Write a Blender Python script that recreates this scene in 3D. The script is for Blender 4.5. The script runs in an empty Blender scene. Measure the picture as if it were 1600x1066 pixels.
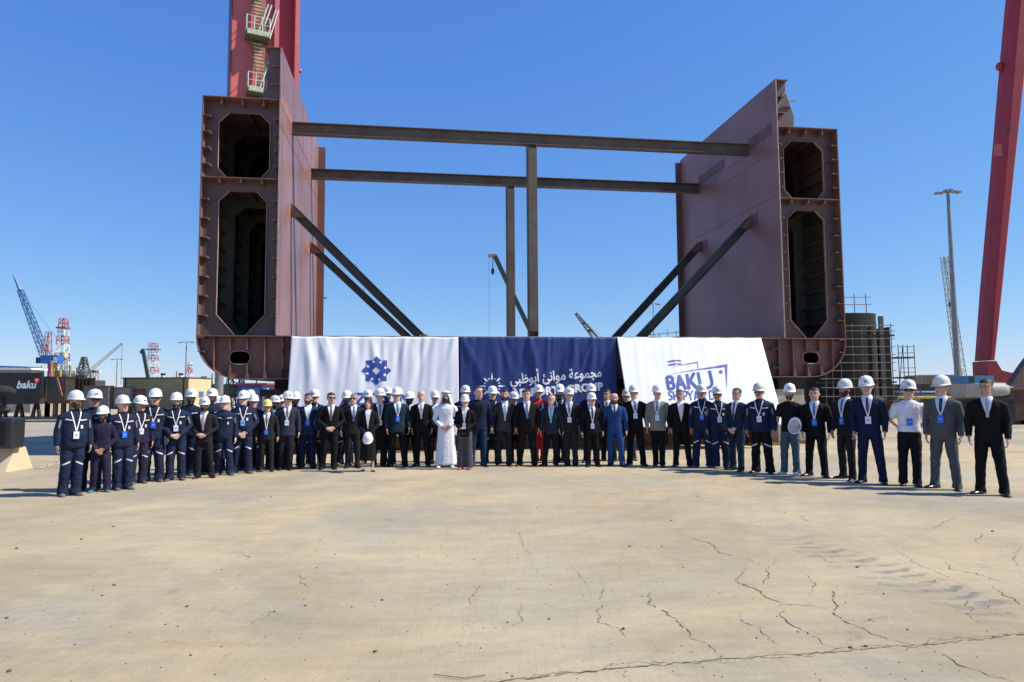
import bpy, bmesh, math, random
import numpy as np
from mathutils import Vector, Matrix
from mathutils.bvhtree import BVHTree
from mathutils.geometry import tessellate_polygon
R=math.radians; PI=math.pi
sc=bpy.context.scene; C=sc.collection
random.seed(7)

# ---------------------------------------------------------------- camera, sky, sun, exposure
F=1067.0; H=1.68
PITCH=math.atan(77/F); ROLL=math.atan(6.8/1020)
_f=Vector((0,math.cos(PITCH),math.sin(PITCH))); _u=Vector((0,-math.sin(PITCH),math.cos(PITCH))); _r=Vector((1,0,0))
RX=_r*math.cos(ROLL)-_u*math.sin(ROLL); UY=_r*math.sin(ROLL)+_u*math.cos(ROLL)
cd=bpy.data.cameras.new('camera'); cam=bpy.data.objects.new('camera',cd); C.objects.link(cam)
cd.lens=24.0; cd.sensor_width=36.0; cd.sensor_fit='HORIZONTAL'; cd.clip_end=5000; cd.clip_start=0.1
m=Matrix.Identity(4)
for i in range(3):
    m[i][0]=RX[i]; m[i][1]=UY[i]; m[i][2]=-_f[i]
m[2][3]=H
cam.matrix_world=m; sc.camera=cam
SUN_EL=47; SUN_AZ=-5        # azimuth measured from +X, negative towards the camera
w=bpy.data.worlds.new('World'); sc.world=w; w.use_nodes=True
nt=w.node_tree; bg=nt.nodes['Background']; sky=nt.nodes.new('ShaderNodeTexSky')
sky.sky_type='NISHITA'; sky.sun_disc=False; sky.sun_elevation=R(SUN_EL); sky.sun_rotation=R(90-SUN_AZ)
sky.altitude=0; sky.air_density=1.0; sky.dust_density=0.0; sky.ozone_density=3.5
sep=nt.nodes.new('ShaderNodeSeparateColor'); com=nt.nodes.new('ShaderNodeCombineColor'); nt.links.new(sky.outputs[0],sep.inputs[0])
for i,(g_,k_) in enumerate(((0.95,0.71),(0.72,1.327),(0.35,3.71))):      # colour grade of the whole sky, channel by channel
    pw=nt.nodes.new('ShaderNodeMath'); pw.operation='POWER'; pw.inputs[1].default_value=g_; ml=nt.nodes.new('ShaderNodeMath'); ml.operation='MULTIPLY'; ml.inputs[1].default_value=k_
    nt.links.new(sep.outputs[i],pw.inputs[0]); nt.links.new(pw.outputs[0],ml.inputs[0]); nt.links.new(ml.outputs[0],com.inputs[i])
nt.links.new(com.outputs[0],bg.inputs[0]); bg.inputs[1].default_value=0.10
sl=bpy.data.lights.new('sun','SUN'); sun=bpy.data.objects.new('sun',sl); C.objects.link(sun)
sl.energy=4.8; sl.angle=R(0.5); sl.color=(1,0.94,0.83)
sd=Vector((math.cos(R(SUN_EL))*math.cos(R(SUN_AZ)),math.cos(R(SUN_EL))*math.sin(R(SUN_AZ)),math.sin(R(SUN_EL))))
sun.rotation_euler=sd.to_track_quat('Z','Y').to_euler()
sun.location=(30,-5,30)
vs=sc.view_settings; vs.view_transform='Standard'; vs.look='None'; vs.exposure=0.34; vs.gamma=1.0; vs.use_curve_mapping=False

# ---------------------------------------------------------------- helpers
def ray(px,py):
    return RX*((px-800)/F)-UY*((py-533)/F)+_f
def at(px,py,Y):
    r=ray(px,py); return Vector((0,0,H))+r*(Y/r.y)
def gnd(px,py,z=0.0):
    r=ray(px,py); return Vector((0,0,H))+r*((z-H)/r.z)
_mats={}
def M(name,col,rough=0.6,metal=0.0,var=0.15,scale=3.0,bump=0.0,bscale=20.0,spec=0.5,coord='Object',tint=None,stretch=None):
    if name in _mats: return _mats[name]
    mt=bpy.data.materials.new(name); mt.use_nodes=True; n=mt.node_tree; b=n.nodes['Principled BSDF']
    b.inputs['Roughness'].default_value=rough; b.inputs['Metallic'].default_value=metal
    b.inputs['Specular IOR Level'].default_value=spec
    tc=n.nodes.new('ShaderNodeTexCoord'); src=tc.outputs[coord]
    if stretch:
        mp=n.nodes.new('ShaderNodeMapping'); mp.inputs['Scale'].default_value=stretch; n.links.new(src,mp.inputs[0]); src=mp.outputs[0]
    nz=n.nodes.new('ShaderNodeTexNoise'); nz.inputs['Scale'].default_value=scale; nz.inputs['Detail'].default_value=5; nz.inputs['Roughness'].default_value=0.6
    n.links.new(src,nz.inputs['Vector'])
    cr=n.nodes.new('ShaderNodeValToRGB'); e=cr.color_ramp.elements
    lo=[c*(1-var) for c in col]; hi=[min(1,c*(1+var)) for c in col]
    if tint: lo=[a*(1-0.5)+t*0.5 for a,t in zip(lo,tint)]
    e[0].position=0.32; e[1].position=0.68; e[0].color=(*lo,1); e[1].color=(*hi,1)
    n.links.new(nz.outputs['Fac'],cr.inputs[0]); n.links.new(cr.outputs[0],b.inputs['Base Color'])
    if bump>0:
        n2=n.nodes.new('ShaderNodeTexNoise'); n2.inputs['Scale'].default_value=bscale; n2.inputs['Detail'].default_value=4
        n.links.new(src,n2.inputs['Vector'])
        bp=n.nodes.new('ShaderNodeBump'); bp.inputs['Strength'].default_value=bump; bp.inputs['Distance'].default_value=0.02
        n.links.new(n2.outputs['Fac'],bp.inputs['Height']); n.links.new(bp.outputs[0],b.inputs['Normal'])
    _mats[name]=mt; return mt

class MB:
    def __init__(s): s.v=[]; s.f=[]; s.mi=[]; s.cur=0
    def add(s,vs,fs):
        o=len(s.v); s.v+= [tuple(v) for v in vs]; s.f+=[tuple(i+o for i in f) for f in fs]; s.mi+=[s.cur]*len(fs); return s
    def box(s,x0,x1,y0,y1,z0,z1,rot=None):
        vs=[Vector((x,y,z)) for z in (z0,z1) for y in (y0,y1) for x in (x0,x1)]
        if rot is not None: vs=[rot@v for v in vs]
        return s.add(vs,[(0,2,3,1),(4,5,7,6),(0,1,5,4),(2,6,7,3),(0,4,6,2),(1,3,7,5)])
    def beam(s,p,q,w,h,up=(0,0,1)):
        p=Vector(p);q=Vector(q);d=(q-p).normalized();up=Vector(up)
        if abs(d.dot(up))>0.98: up=Vector((0,1,0))
        a=d.cross(up).normalized(); b=a.cross(d).normalized()
        vs=[pt+a*(sx*w/2)+b*(sz*h/2) for pt in (p,q) for sz in (-1,1) for sx in (-1,1)]
        return s.add(vs,[(0,1,3,2),(4,6,7,5),(0,4,5,1),(2,3,7,6),(0,2,6,4),(1,5,7,3)])
    def ibeam(s,p,q,w,h,t=0.025,up=(0,0,1)):
        p=Vector(p);q=Vector(q);d=(q-p).normalized();up=Vector(up)
        a=d.cross(up).normalized(); b=a.cross(d).normalized()
        s.beam(p+b*(h/2-t/2),q+b*(h/2-t/2),w,t,up=b); s.beam(p-b*(h/2-t/2),q-b*(h/2-t/2),w,t,up=b)
        return s.beam(p,q,t,h-2*t-0.004,up=b)
    def loft(s,rings,closed=True,cap=True):
        n=len(rings[0]); vs=[v for r in rings for v in r]; fs=[]
        for i in range(len(rings)-1):
            for j in range(n if closed else n-1):
                k=(j+1)%n; fs.append((i*n+j,i*n+k,(i+1)*n+k,(i+1)*n+j))
        if cap:
            for i,rev in ((0,True),(len(rings)-1,False)):
                c=sum((Vector(v) for v in rings[i]),Vector())/n; vs.append(tuple(c)); ci=len(vs)-1
                for j in range(n):
                    k=(j+1)%n; a,b=i*n+j,i*n+k; fs.append((ci,b,a) if rev else (ci,a,b))
        return s.add(vs,fs)
    def tube(s,pts,rad,n=8,flat=1.0,ref=(0,1,0)):
        pts=[Vector(p) for p in pts]
        if not hasattr(rad,'__len__'): rad=[rad]*len(pts)
        rings=[]; up=Vector(ref)
        for i,p in enumerate(pts):
            d=(pts[min(i+1,len(pts)-1)]-pts[max(i-1,0)])
            d=d.normalized() if d.length>1e-9 else Vector((0,0,1))
            u=up
            if abs(d.dot(u))>0.95: u=Vector((1,0,0)) if abs(d.x)<0.9 else Vector((0,0,1))
            a=d.cross(u).normalized(); b=a.cross(d).normalized()
            rings.append([tuple(p+a*(rad[i]*math.cos(t))+b*(-rad[i]*flat*math.sin(t))) for t in [2*PI*k/n for k in range(n)]])
        return s.loft(rings)
    def ell(s,c,r,n=12,mm=8,rot=None):
        rings=[]
        for i in range(1,mm):
            th=-PI/2+PI*i/mm
            ring=[Vector((r[0]*math.cos(th)*math.cos(t),r[1]*math.cos(th)*math.sin(t),r[2]*math.sin(th))) for t in [2*PI*k/n for k in range(n)]]
            if rot is not None: ring=[rot@v for v in ring]
            rings.append([tuple(Vector(c)+v) for v in ring])
        return s.loft(rings)
    def prism(s,poly,axis,a,b,holes=()):
        # poly in 2D, extruded along axis from a to b; (p,q)->axis mapping
        def P(p,t):
            if axis=='y': return (p[0],t,p[1])
            if axis=='x': return (t,p[0],p[1])
            return (p[0],p[1],t)
        loops=[list(poly)]+[list(h) for h in holes]
        tri=tessellate_polygon([[Vector((p[0],p[1],0)) for p in l] for l in loops])
        flat=[p for l in loops for p in l]; n=len(flat)
        vs=[P(p,a) for p in flat]+[P(p,b) for p in flat]; fs=[]
        for t in tri: fs.append(tuple(t)); fs.append(tuple(i+n for i in reversed(t)))
        o=0
        for l in loops:
            k=len(l)
            for i in range(k):
                j=(i+1)%k; fs.append((o+i,o+j,o+j+n,o+i+n))
            o+=k
        return s.add(vs,fs)
    def mesh(s,name,mats,smooth=False,fix=True):
        me=bpy.data.meshes.new(name); me.from_pydata(s.v,[],s.f); me.update()
        if fix:
            bm=bmesh.new(); bm.from_mesh(me); bmesh.ops.recalc_face_normals(bm,faces=bm.faces); bm.to_mesh(me); bm.free()
        if not isinstance(mats,(list,tuple)): mats=[mats]
        for mt in mats: me.materials.append(mt)
        if len(mats)>1: me.polygons.foreach_set('material_index',s.mi)
        if smooth: me.polygons.foreach_set('use_smooth',[True]*len(me.polygons))
        me.update(); return me
    def build(s,name,mats,parent=None,smooth=False,loc=None,rot=None):
        return link(name,s.mesh(name,mats,smooth),parent,loc,rot)
def link(name,me,parent=None,loc=None,rot=None,mat=None):
    o=bpy.data.objects.new(name,me); C.objects.link(o)
    if parent: o.parent=parent
    if loc is not None: o.location=loc
    if rot is not None: o.rotation_euler=rot
    if mat is not None:
        o.material_slots[0].link='OBJECT'; o.material_slots[0].material=mat
    return o
def smooth_angle(o,ang=35):
    me=o.data; me.polygons.foreach_set('use_smooth',[True]*len(me.polygons)); me.set_sharp_from_angle(angle=R(ang)); return o
def tag(o,label=None,cat=None,group=None,kind=None):
    if label: o['label']=label
    if cat: o['category']=cat
    if group: o['group']=group
    if kind: o['kind']=kind
    return o
def thing(name,label,cat,loc=(0,0,0),rz=0,group=None):
    o=bpy.data.objects.new(name,None); C.objects.link(o); o.location=loc; o.rotation_euler=(0,0,rz); o.empty_display_size=0.3
    return tag(o,label,cat,group)
def part_label(o,l): o['label']=l; return o
def lattice(mb,p,q,w0,w1,n,r=0.06,rb=0.03,sq=True,side=None):
    p=Vector(p);q=Vector(q);d=(q-p).normalized(); s_=Vector(side) if side else Vector((1,0,0))
    if abs(d.dot(s_))>0.95: s_=Vector((0,1,0))
    b=d.cross(s_).normalized(); a=b.cross(d).normalized()
    def cor(t):
        c=p.lerp(q,t); wd=(w0+(w1-w0)*t)/2
        return [c+a*(x*wd)+b*(y*wd) for x,y in ((-1,-1),(1,-1),(1,1),(-1,1))]
    c0=cor(0);c1=cor(1)
    for k in range(4): mb.tube([c0[k],c1[k]],r,5)
    for i in range(n):
        A=cor(i/n);B=cor((i+1)/n)
        for k in range(4):
            j=(k+1)%4
            mb.tube([A[k],B[j]] if i%2 else [A[j],B[k]],rb,4); mb.tube([B[k],B[j]],rb,4)
    return mb

# ---------------------------------------------------------------- ground
def ground_material():
    mt=bpy.data.materials.new('concrete_ground'); mt.use_nodes=True; n=mt.node_tree; b=n.nodes['Principled BSDF']; L=n.links.new
    tc=n.nodes.new('ShaderNodeTexCoord'); P=tc.outputs['Object']
    def noise(scale,det=6,rough=0.6,st=None,rot=0,dist=0):
        src=P
        if st:
            mp=n.nodes.new('ShaderNodeMapping'); mp.inputs['Scale'].default_value=st; mp.inputs['Rotation'].default_value=(0,0,rot); L(P,mp.inputs[0]); src=mp.outputs[0]
        z=n.nodes.new('ShaderNodeTexNoise'); z.inputs['Scale'].default_value=scale; z.inputs['Detail'].default_value=det; z.inputs['Roughness'].default_value=rough; z.inputs['Distortion'].default_value=dist
        L(src,z.inputs['Vector']); return z.outputs['Fac']
    def ramp(f,p0,c0,p1,c1):
        r=n.nodes.new('ShaderNodeValToRGB'); e=r.color_ramp.elements; e[0].position=p0; e[1].position=p1
        e[0].color=(*c0,1); e[1].color=(*c1,1); L(f,r.inputs[0]); return r.outputs[0]
    def mix(a,bb,fac,mode='MIX'):
        x=n.nodes.new('ShaderNodeMix'); x.data_type='RGBA'; x.blend_type=mode
        if isinstance(fac,float): x.inputs[0].default_value=fac
        else: L(fac,x.inputs[0])
        for i,v in ((6,a),(7,bb)):
            if isinstance(v,tuple): x.inputs[i].default_value=(*v,1)
            else: L(v,x.inputs[i])
        return x.outputs[2]
    base=ramp(noise(0.35,5),0.35,(0.42,0.345,0.235),0.66,(0.54,0.455,0.32))
    grey=ramp(noise(0.22,6,0.65,dist=0.6),0.46,(0,0,0),0.66,(1,1,1))
    c=mix(base,(0.40,0.37,0.315),grey)
    tan=ramp(noise(0.8,6,0.7),0.5,(0,0,0),0.7,(0.55,0.55,0.55))
    c=mix(c,(0.56,0.46,0.31),tan)
    br=ramp(noise(3.2,5,0.65,(0.4,3.0,1),0.5,0.8),0.3,(0.93,0.93,0.93),0.7,(1.05,1.05,1.05))
    c=mix(c,br,1.0,'MULTIPLY')
    br2=ramp(noise(6,4,0.7,(5,0.35,1),-0.35,0.5),0.36,(0.95,0.95,0.95),0.66,(1.03,1.03,1.03))
    c=mix(c,br2,1.0,'MULTIPLY')
    sp=ramp(noise(38,3,0.7),0.30,(0.80,0.78,0.74),0.40,(1,1,1)); c=mix(c,sp,1.0,'MULTIPLY')
    fine=ramp(noise(140,2,0.7),0.3,(0.90,0.90,0.89),0.7,(1.06,1.06,1.06)); c=mix(c,fine,1.0,'MULTIPLY')
    st=ramp(noise(1.7,7,0.75,dist=1.0),0.26,(0.66,0.62,0.57),0.38,(1,1,1)); c=mix(c,st,0.8,'MULTIPLY')
    # tyre track of dried mud: along a line, lugs across it
    def track(p0,p1,wd,strength,lug):
        d=(Vector(p1)-Vector(p0)); Ln=d.length; ang=math.atan2(d.y,d.x)
        mp=n.nodes.new('ShaderNodeMapping'); mp.vector_type='TEXTURE'; mp.inputs['Location'].default_value=(p0[0],p0[1],0); mp.inputs['Rotation'].default_value=(0,0,ang)
        L(P,mp.inputs[0]); sx=n.nodes.new('ShaderNodeSeparateXYZ'); L(mp.outputs[0],sx.inputs[0])
        def mth(op,a,bb=None,c=None):
            x=n.nodes.new('ShaderNodeMath'); x.operation=op
            for i,v in enumerate((a,bb,c)):
                if v is None: continue
                if isinstance(v,(int,float)): x.inputs[i].default_value=v
                else: L(v,x.inputs[i])
            return x.outputs[0]
        ay=mth('ABSOLUTE',sx.outputs[1]); inside=mth('SUBTRACT',1.0,mth('DIVIDE',ay,wd)); inside=mth('MINIMUM',mth('MAXIMUM',mth('MULTIPLY',inside,3.0),0.0),1.0)
        e0=mth('MINIMUM',mth('MAXIMUM',mth('MULTIPLY',sx.outputs[0],1.5),0.0),1.0); e1=mth('MINIMUM',mth('MAXIMUM',mth('MULTIPLY',mth('SUBTRACT',Ln,sx.outputs[0]),1.5),0.0),1.0)
        ph=mth('ADD',mth('MULTIPLY',sx.outputs[0],2*PI/lug),mth('MULTIPLY',ay,9.0))
        ph=mth('ADD',ph,mth('MULTIPLY',noise(3.5,3,0.6),9.0))
        lg=mth('MINIMUM',mth('MAXIMUM',mth('MULTIPLY',mth('ADD',mth('SINE',ph),0.2),1.6),0.12),1.0)
        nz=ramp(noise(2.6,5,0.7),0.38,(0,0,0),0.6,(1,1,1))
        k=mth('MULTIPLY',mth('MULTIPLY',inside,mth('MULTIPLY',e0,e1)),mth('MULTIPLY',lg,nz)); return mth('MULTIPLY',k,strength)
    a0,a1=gnd(1215,835),gnd(1640,985)
    c=mix(c,(0.20,0.195,0.19),track(a0,a1,0.38,0.85,0.2))
    b0,b1=gnd(1060,780),gnd(1330,850)
    c=mix(c,(0.33,0.31,0.29),track(b0,b1,0.2,0.5,0.3))
    d0,d1=gnd(980,730),gnd(1290,860)
    c=mix(c,(0.34,0.33,0.30),track(d0,d1,0.5,0.35,0.5))
    c0,c1=gnd(130,1070),gnd(10,930)
    c=mix(c,(0.30,0.30,0.29),track(c0,c1,0.35,0.55,0.16))
    big=ramp(noise(0.16,7,0.72,None,0,1.2),0.40,(0.84,0.84,0.86),0.60,(1.07,1.06,1.03)); c=mix(c,big,1.0,'MULTIPLY')
    drag=ramp(noise(0.9,7,0.75,(0.55,1.1,1),0.3,1.4),0.36,(0.91,0.915,0.93),0.58,(1.02,1.02,1.01)); c=mix(c,drag,1.0,'MULTIPLY')
    c=mix(c,(1.0,0.975,0.88),1.0,'MULTIPLY')
    L(c,b.inputs['Base Color']); b.inputs['Roughness'].default_value=0.88; b.inputs['Specular IOR Level'].default_value=0.25
    bp=n.nodes.new('ShaderNodeBump'); bp.inputs['Strength'].default_value=0.45; bp.inputs['Distance'].default_value=0.012
    h1=noise(60,5,0.7); L(h1,bp.inputs['Height'])
    bp2=n.nodes.new('ShaderNodeBump'); bp2.inputs['Strength'].default_value=0.18; bp2.inputs['Distance'].default_value=0.03
    L(noise(2.2,6,0.7,None,0,0.6),bp2.inputs['Height']); L(bp2.outputs[0],bp.inputs['Normal']); L(bp.outputs[0],b.inputs['Normal'])
    return mt
CONC=ground_material()
g=MB(); g.add([(-1500,-40,0),(1500,-40,0),(1500,3000,0),(-1500,3000,0)],[(0,1,2,3)])
tag(g.build('ground',CONC),kind='structure')
ROAD=M('grey_roadway',(0.36,0.315,0.235),0.9,var=0.12,scale=0.4,bump=0.3,bscale=30,spec=0.2)
g=MB(); g.add([(-70,25.2,0.004),(80,29.2,0.004),(80,44,0.004),(-70,44,0.004)],[(0,1,2,3)])
tag(g.build('roadway',ROAD),kind='structure')
g=MB(); g.box(-60,9,24.9,25.15,0,0.05,Matrix.Rotation(0.027,3,'Z')); tag(g.build('kerb',M('pale_kerb',(0.5,0.45,0.36),0.9,bump=0.3)),kind='structure')
g=MB(); g.box(-70,80,40.2,40.6,0.0,0.09); g.box(-70,80,44.2,44.6,0.0,0.14)
tag(g.build('rail_track',M('rail_dark',(0.07,0.06,0.055),0.8)),kind='structure')

# cracks in the concrete: thin dark irregular seams
def crack(mb,px,w0=0.006,seed=0,jag=0.03,taper=True):
    rnd=random.Random(seed); P=[gnd(*p) for p in px]; pts=[]
    for a,b in zip(P[:-1],P[1:]):
        k=max(2,int((b-a).length/0.032))
        for i in range(k): pts.append(a.lerp(b,i/k))
    pts.append(P[-1]); off=0; out=[]
    for i,p in enumerate(pts):
        off=off*0.72+rnd.uniform(-jag,jag)*0.75
        t=(pts[min(i+1,len(pts)-1)]-pts[max(i-1,0)]); t.z=0; t.normalize(); nn=Vector((-t.y,t.x,0))
        s=i/(len(pts)-1); ww=w0*0.8*(rnd.uniform(0.2,1.35))*(max(0.25,math.sin(PI*min(1,max(0,s)))) if taper else 1)
        out.append((p+nn*off,nn*ww))
    vs=[];fs=[]
    for p,n_ in out: vs+=[(p.x+n_.x,p.y+n_.y,0.003),(p.x-n_.x,p.y-n_.y,0.003)]
    for i in range(len(out)-1):
        if rnd.random()<0.90: fs.append((2*i,2*i+1,2*i+3,2*i+2))
    mb.add(vs,fs)
cb=MB()
Z7=lambda x,y:(800+x/2,700+y/2)
Z6=lambda x,y:(x/2,700+y/2)
for i,(pts,wd) in enumerate([
 ([(510,270),(560,285),(620,300),(650,325),(690,342),(735,350),(760,368)],0.007),
 ([(735,370),(715,400),(710,425),(760,445),(800,470),(850,487),(930,495),(1000,512)],0.008),
 ([(825,345),(805,375),(790,405),(770,440)],0.006),
 ([(910,380),(925,410),(940,425),(920,470)],0.004),
 ([(1025,430),(995,470),(1005,510),(1030,540),(1110,570),(1180,600),(1260,618)],0.009),
 ([(1290,622),(1360,660),(1440,695),(1570,732)],0.008),
 ([(470,440),(430,458),(425,488),(470,512),(530,550),(570,595),(620,630),(665,668)],0.008),
 ([(705,510),(740,545),(790,580),(850,628)],0.005),
 ([(850,490),(850,520),(900,565),(950,595),(1015,630)],0.006),
 ([(290,415),(285,470),(275,550),(330,560),(355,590),(320,620)],0.005),
 ([(180,370),(210,405),(245,435)],0.003),
 ([(1415,470),(1435,500),(1445,545)],0.006),
 ([(1355,355),(1385,380),(1440,390),(1520,415),(1600,440)],0.006),
 ([(1500,430),(1550,465),(1605,500)],0.007),
 ([(1600,310),(1565,340),(1590,385)],0.005),
 ([(1170,310),(1300,380),(1400,425),(1470,445)],0.004),
 ([(890,205),(930,230),(1000,236),(1040,232)],0.006),
 ([(1390,210),(1345,240),(1300,265)],0.004),
 ([(1475,265),(1455,290),(1460,305)],0.005),
 ([(0,240),(40,300),(70,360)],0.004),
 ([(25,490),(20,520),(30,545),(0,570)],0.004),
 ([(1005,535),(1100,545),(1210,520)],0.003),
 ([(355,695),(358,732)],0.004)]): crack(cb,[Z7(*p) for p in pts],wd,seed=i)
for i,(pts,wd) in enumerate([
 ([(750,320),(775,345),(765,358)],0.004),([(925,390),(940,420),(975,440)],0.005),([(940,195),(950,205)],0.004),
 ([(830,500),(835,525),(790,545),(800,575)],0.003),([(1500,420),(1480,465),(1470,500)],0.004),([(1180,215),(1250,235)],0.004)]): crack(cb,[Z6(*p) for p in pts],wd,seed=50+i)
tag(cb.build('pavement_cracks',M('crack_dark',(0.12,0.10,0.075),0.95,var=0.4,scale=9)),kind='structure')
jb=MB()
for k,(wd,jg) in enumerate(((0.008,0.018),(0.004,0.04),(0.003,0.06))):
    crack(jb,[(640,1085),(800,1064),(1010,1040),(1150,1030),(1330,1018),(1420,1010),(1600,991),(1700,984)],wd,seed=90+k,jag=jg,taper=False)
tag(jb.build('expansion_joint',M('joint_dark',(0.20,0.165,0.11),0.95,var=0.5,scale=12)),kind='structure')
pb=MB(); rnd=random.Random(3)
for i in range(480):
    p=gnd(rnd.uniform(-20,1620),rnd.uniform(745,1066)**1.0)
    r=rnd.choice((0.002,0.003,0.003,0.004,0.005,0.006,0.012 if rnd.random()<0.35 else 0.004))*rnd.uniform(0.7,1.3)
    pb.ell((p.x,p.y,r*0.4),(r*rnd.uniform(0.8,1.5),r,r*0.7),5,4)
tag(pb.build('pebbles',M('pebble_brown',(0.13,0.10,0.075),0.9,var=0.4,scale=6)),kind='stuff',label='tiny stones and crumbs scattered over the concrete',cat='pebbles')
tb=MB(); tb.tube([gnd(678,1054,0.01),gnd(725,1060,0.012),gnd(758,1055,0.01)],0.0022,5)
tag(tb.build('twig',M('twig_brown',(0.08,0.06,0.04),0.9)),'thin dark twig lying on the concrete at the bottom of the picture','twig')

# ---------------------------------------------------------------- ship hull section
TH=0.146; OX,OY=-8.51,18.326
W=19.07; ZT=9.85; ZD=3.22; ZB=2.02; ZC=11.35; ZS=7.6; UL=2.09; UR=17.01; VB=7.7; RB=1.15
PRIM=M('maroon_primer',(0.17,0.070,0.052),0.62,var=0.30,scale=1.3,bump=0.12,bscale=8,tint=(0.15,0.10,0.09))
PRIMG=M('mauve_primer',(0.115,0.068,0.064),0.60,var=0.14,scale=0.9,bump=0.1,bscale=6)
LILAC=M('lilac_primer',(0.245,0.135,0.128),0.42,var=0.20,scale=0.8,bump=0.12,bscale=2.5,tint=(0.21,0.10,0.08),stretch=(1,0.5,0.35))
GREEN=M('green_grey_primer',(0.085,0.092,0.075),0.65,var=0.2,scale=1.5,bump=0.1)
INNER=M('shade_inner_primer',(0.035,0.022,0.020),0.7,var=0.25,scale=1.5,bump=0.1)  # primer darkened: the shade of the interior is painted into the colour
RUST=M('rust_orange',(0.30,0.13,0.075),0.7,var=0.3,scale=2.0,bump=0.1)
RUSTD=M('heat_mark_dark',(0.17,0.075,0.07),0.65,var=0.3,scale=2.0)
EDGE=M('sunlit_plate_edge',(0.36,0.25,0.20),0.5,var=0.3,scale=5)  # paler than the primer: a sunlit edge painted onto flanges and rims
STEEL=M('weathered_beam_steel',(0.088,0.078,0.062),0.6,var=0.4,scale=1.6,bump=0.2,bscale=14,tint=(0.14,0.065,0.03))
hull=thing('ship_hull_section','huge maroon steel ship hull section with two tall side tanks and cross beams','ship section',(OX,OY,0),TH)
hull.empty_display_size=2
def arc(cx,cz,r,a0,a1,n):
    return [(cx+r*math.cos(R(a0+(a1-a0)*i/n)),cz+r*math.sin(R(a0+(a1-a0)*i/n))) for i in range(n+1)]
def profile(off=0.0):   # outer line, left top round to right top
    r=RB-off
    return [(off,ZT)]+arc(RB,ZB+RB,r,180,270,10)+arc(W-RB,ZB+RB,r,270,360,10)+[(W-off,ZT)]
po=profile(0); pi_=profile(0.03)
mb=MB(); n=len(po)
for i in range(n-1):
    q=[po[i],po[i+1],pi_[i+1],pi_[i]]
    vs=[(p[0],0,p[1]) for p in q]+[(p[0],VB,p[1]) for p in q]
    mb.add(vs,[(0,1,2,3),(4,7,6,5),(0,4,5,1),(3,2,6,7)])
o=mb.build('shell_plating',PRIM,hull); smooth_angle(o,30)
mb=MB(); mb.box(0.035,W-0.035,0.0,VB,ZD-0.03,ZD); mb.build('inner_bottom_plate',PRIM,hull)
for sx,ua,ub,uw in ((-1,0,UL,UL),(1,UR,W,UR)):
    # top deck, stringer, inner wall
    MB().box(ua-0.01 if sx<0 else ua+0.03,ub-0.03 if sx<0 else ub+0.01,-0.005,VB,ZT,ZT+0.025).build('deck_plate',PRIM,hull)
    MB().box(ua+0.035,ub-0.035,0.0,VB,ZS-0.025,ZS).build('stringer_plate',PRIM,hull)
    x0,x1=(uw-0.03,uw) if sx<0 else (uw,uw+0.03)
    wl=MB().box(x0,x1,-0.01,VB,ZD+0.004,ZC).build('inner_side_wall',LILAC,hull)
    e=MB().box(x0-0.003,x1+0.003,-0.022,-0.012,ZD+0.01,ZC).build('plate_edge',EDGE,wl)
    MB().box((uw-0.45) if sx<0 else uw,uw if sx<0 else uw+0.42,-0.012,VB,ZC+0.002,ZC+0.03).build('coaming_flange',PRIM,hull)
    # seams on the inner face
    fx=uw+0.001 if sx<0 else uw-0.001
    s=MB()
    for z in ((9.77,9.15) if sx<0 else (9.15,7.72,9.62)): s.box(fx-0.006,fx+0.006,0,VB,z-0.012,z+0.012)
    s.build('weld_seam',RUSTD if sx<0 else RUST,wl)
    for v in ((0.30,2.05,3.95,5.85) if sx<0 else ()):
        MB().box(fx-0.003,fx+0.003,v-0.035,v+0.035,ZD+0.02,ZC-0.03).build('frame_heat_line',M('heat_line',(0.185,0.108,0.115),0.5,var=0.25,scale=6),wl)
    # vertical end flange at the far edge
    MB().box(uw,uw+0.27,VB-0.03,VB+0.02,ZD,ZC-0.08).build('end_flange',PRIM,hull) if sx<0 else MB().box(uw-0.22,uw,VB-0.03,VB+0.02,ZD,ZC-0.08).build('end_flange',PRIM,hull)
# heat marks, a reddish band and blue lines on the inner walls
def wallband(x,v0,v1,z0,z1,mt,name):
    # ragged outline along the top and bottom edges
    rnd=random.Random(int(z0*100)); top=[];bot=[]
    k=14
    for i in range(k+1):
        v=v0+(v1-v0)*i/k; j=0.03
        top.append((v,z1+rnd.uniform(-j,j))); bot.append((v,z0+rnd.uniform(-j,j)))
    MB().prism(top+bot[::-1],'x',x,x+(0.004 if x<10 else -0.004)).build(name,mt,hull)
wallband(UL+0.001,0.0,1.78,9.72,10.06,M('reddish_band',(0.33,0.15,0.10),0.55,var=0.15,scale=3),'reddish_band')  # reddish band along the wall at beam height
wallband(UL+0.001,0.3,5.85,9.62,9.98,M('reddish_band2',(0.31,0.15,0.115),0.55,var=0.15,scale=3),'reddish_band') if False else None
wallband(UL+0.001,0.55,5.85,8.60,8.98,M('reddish_band2',(0.30,0.145,0.11),0.55,var=0.18,scale=3),'reddish_band') if False else None
wallband(UR-0.001,0.3,1.8,9.72,10.1,RUSTD,'heat_mark')
wallband(UR-0.001,3.6,5.9,9.72,10.08,RUSTD,'heat_mark')
wallband(UR-0.001,1.3,2.0,7.05,7.5,RUSTD,'heat_mark'); wallband(UR-0.001,5.2,6.0,7.1,7.45,RUSTD,'heat_mark')
wallband(UL+0.001,1.5,1.9,6.8,7.3,RUST,'heat_mark'); wallband(UL+0.001,4.6,5.8,6.6,7.0,RUST,'heat_mark')
BLUEL=M('blue_line',(0.10,0.16,0.34),0.6)  # plain blue for upright strips on the left inner wall
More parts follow.
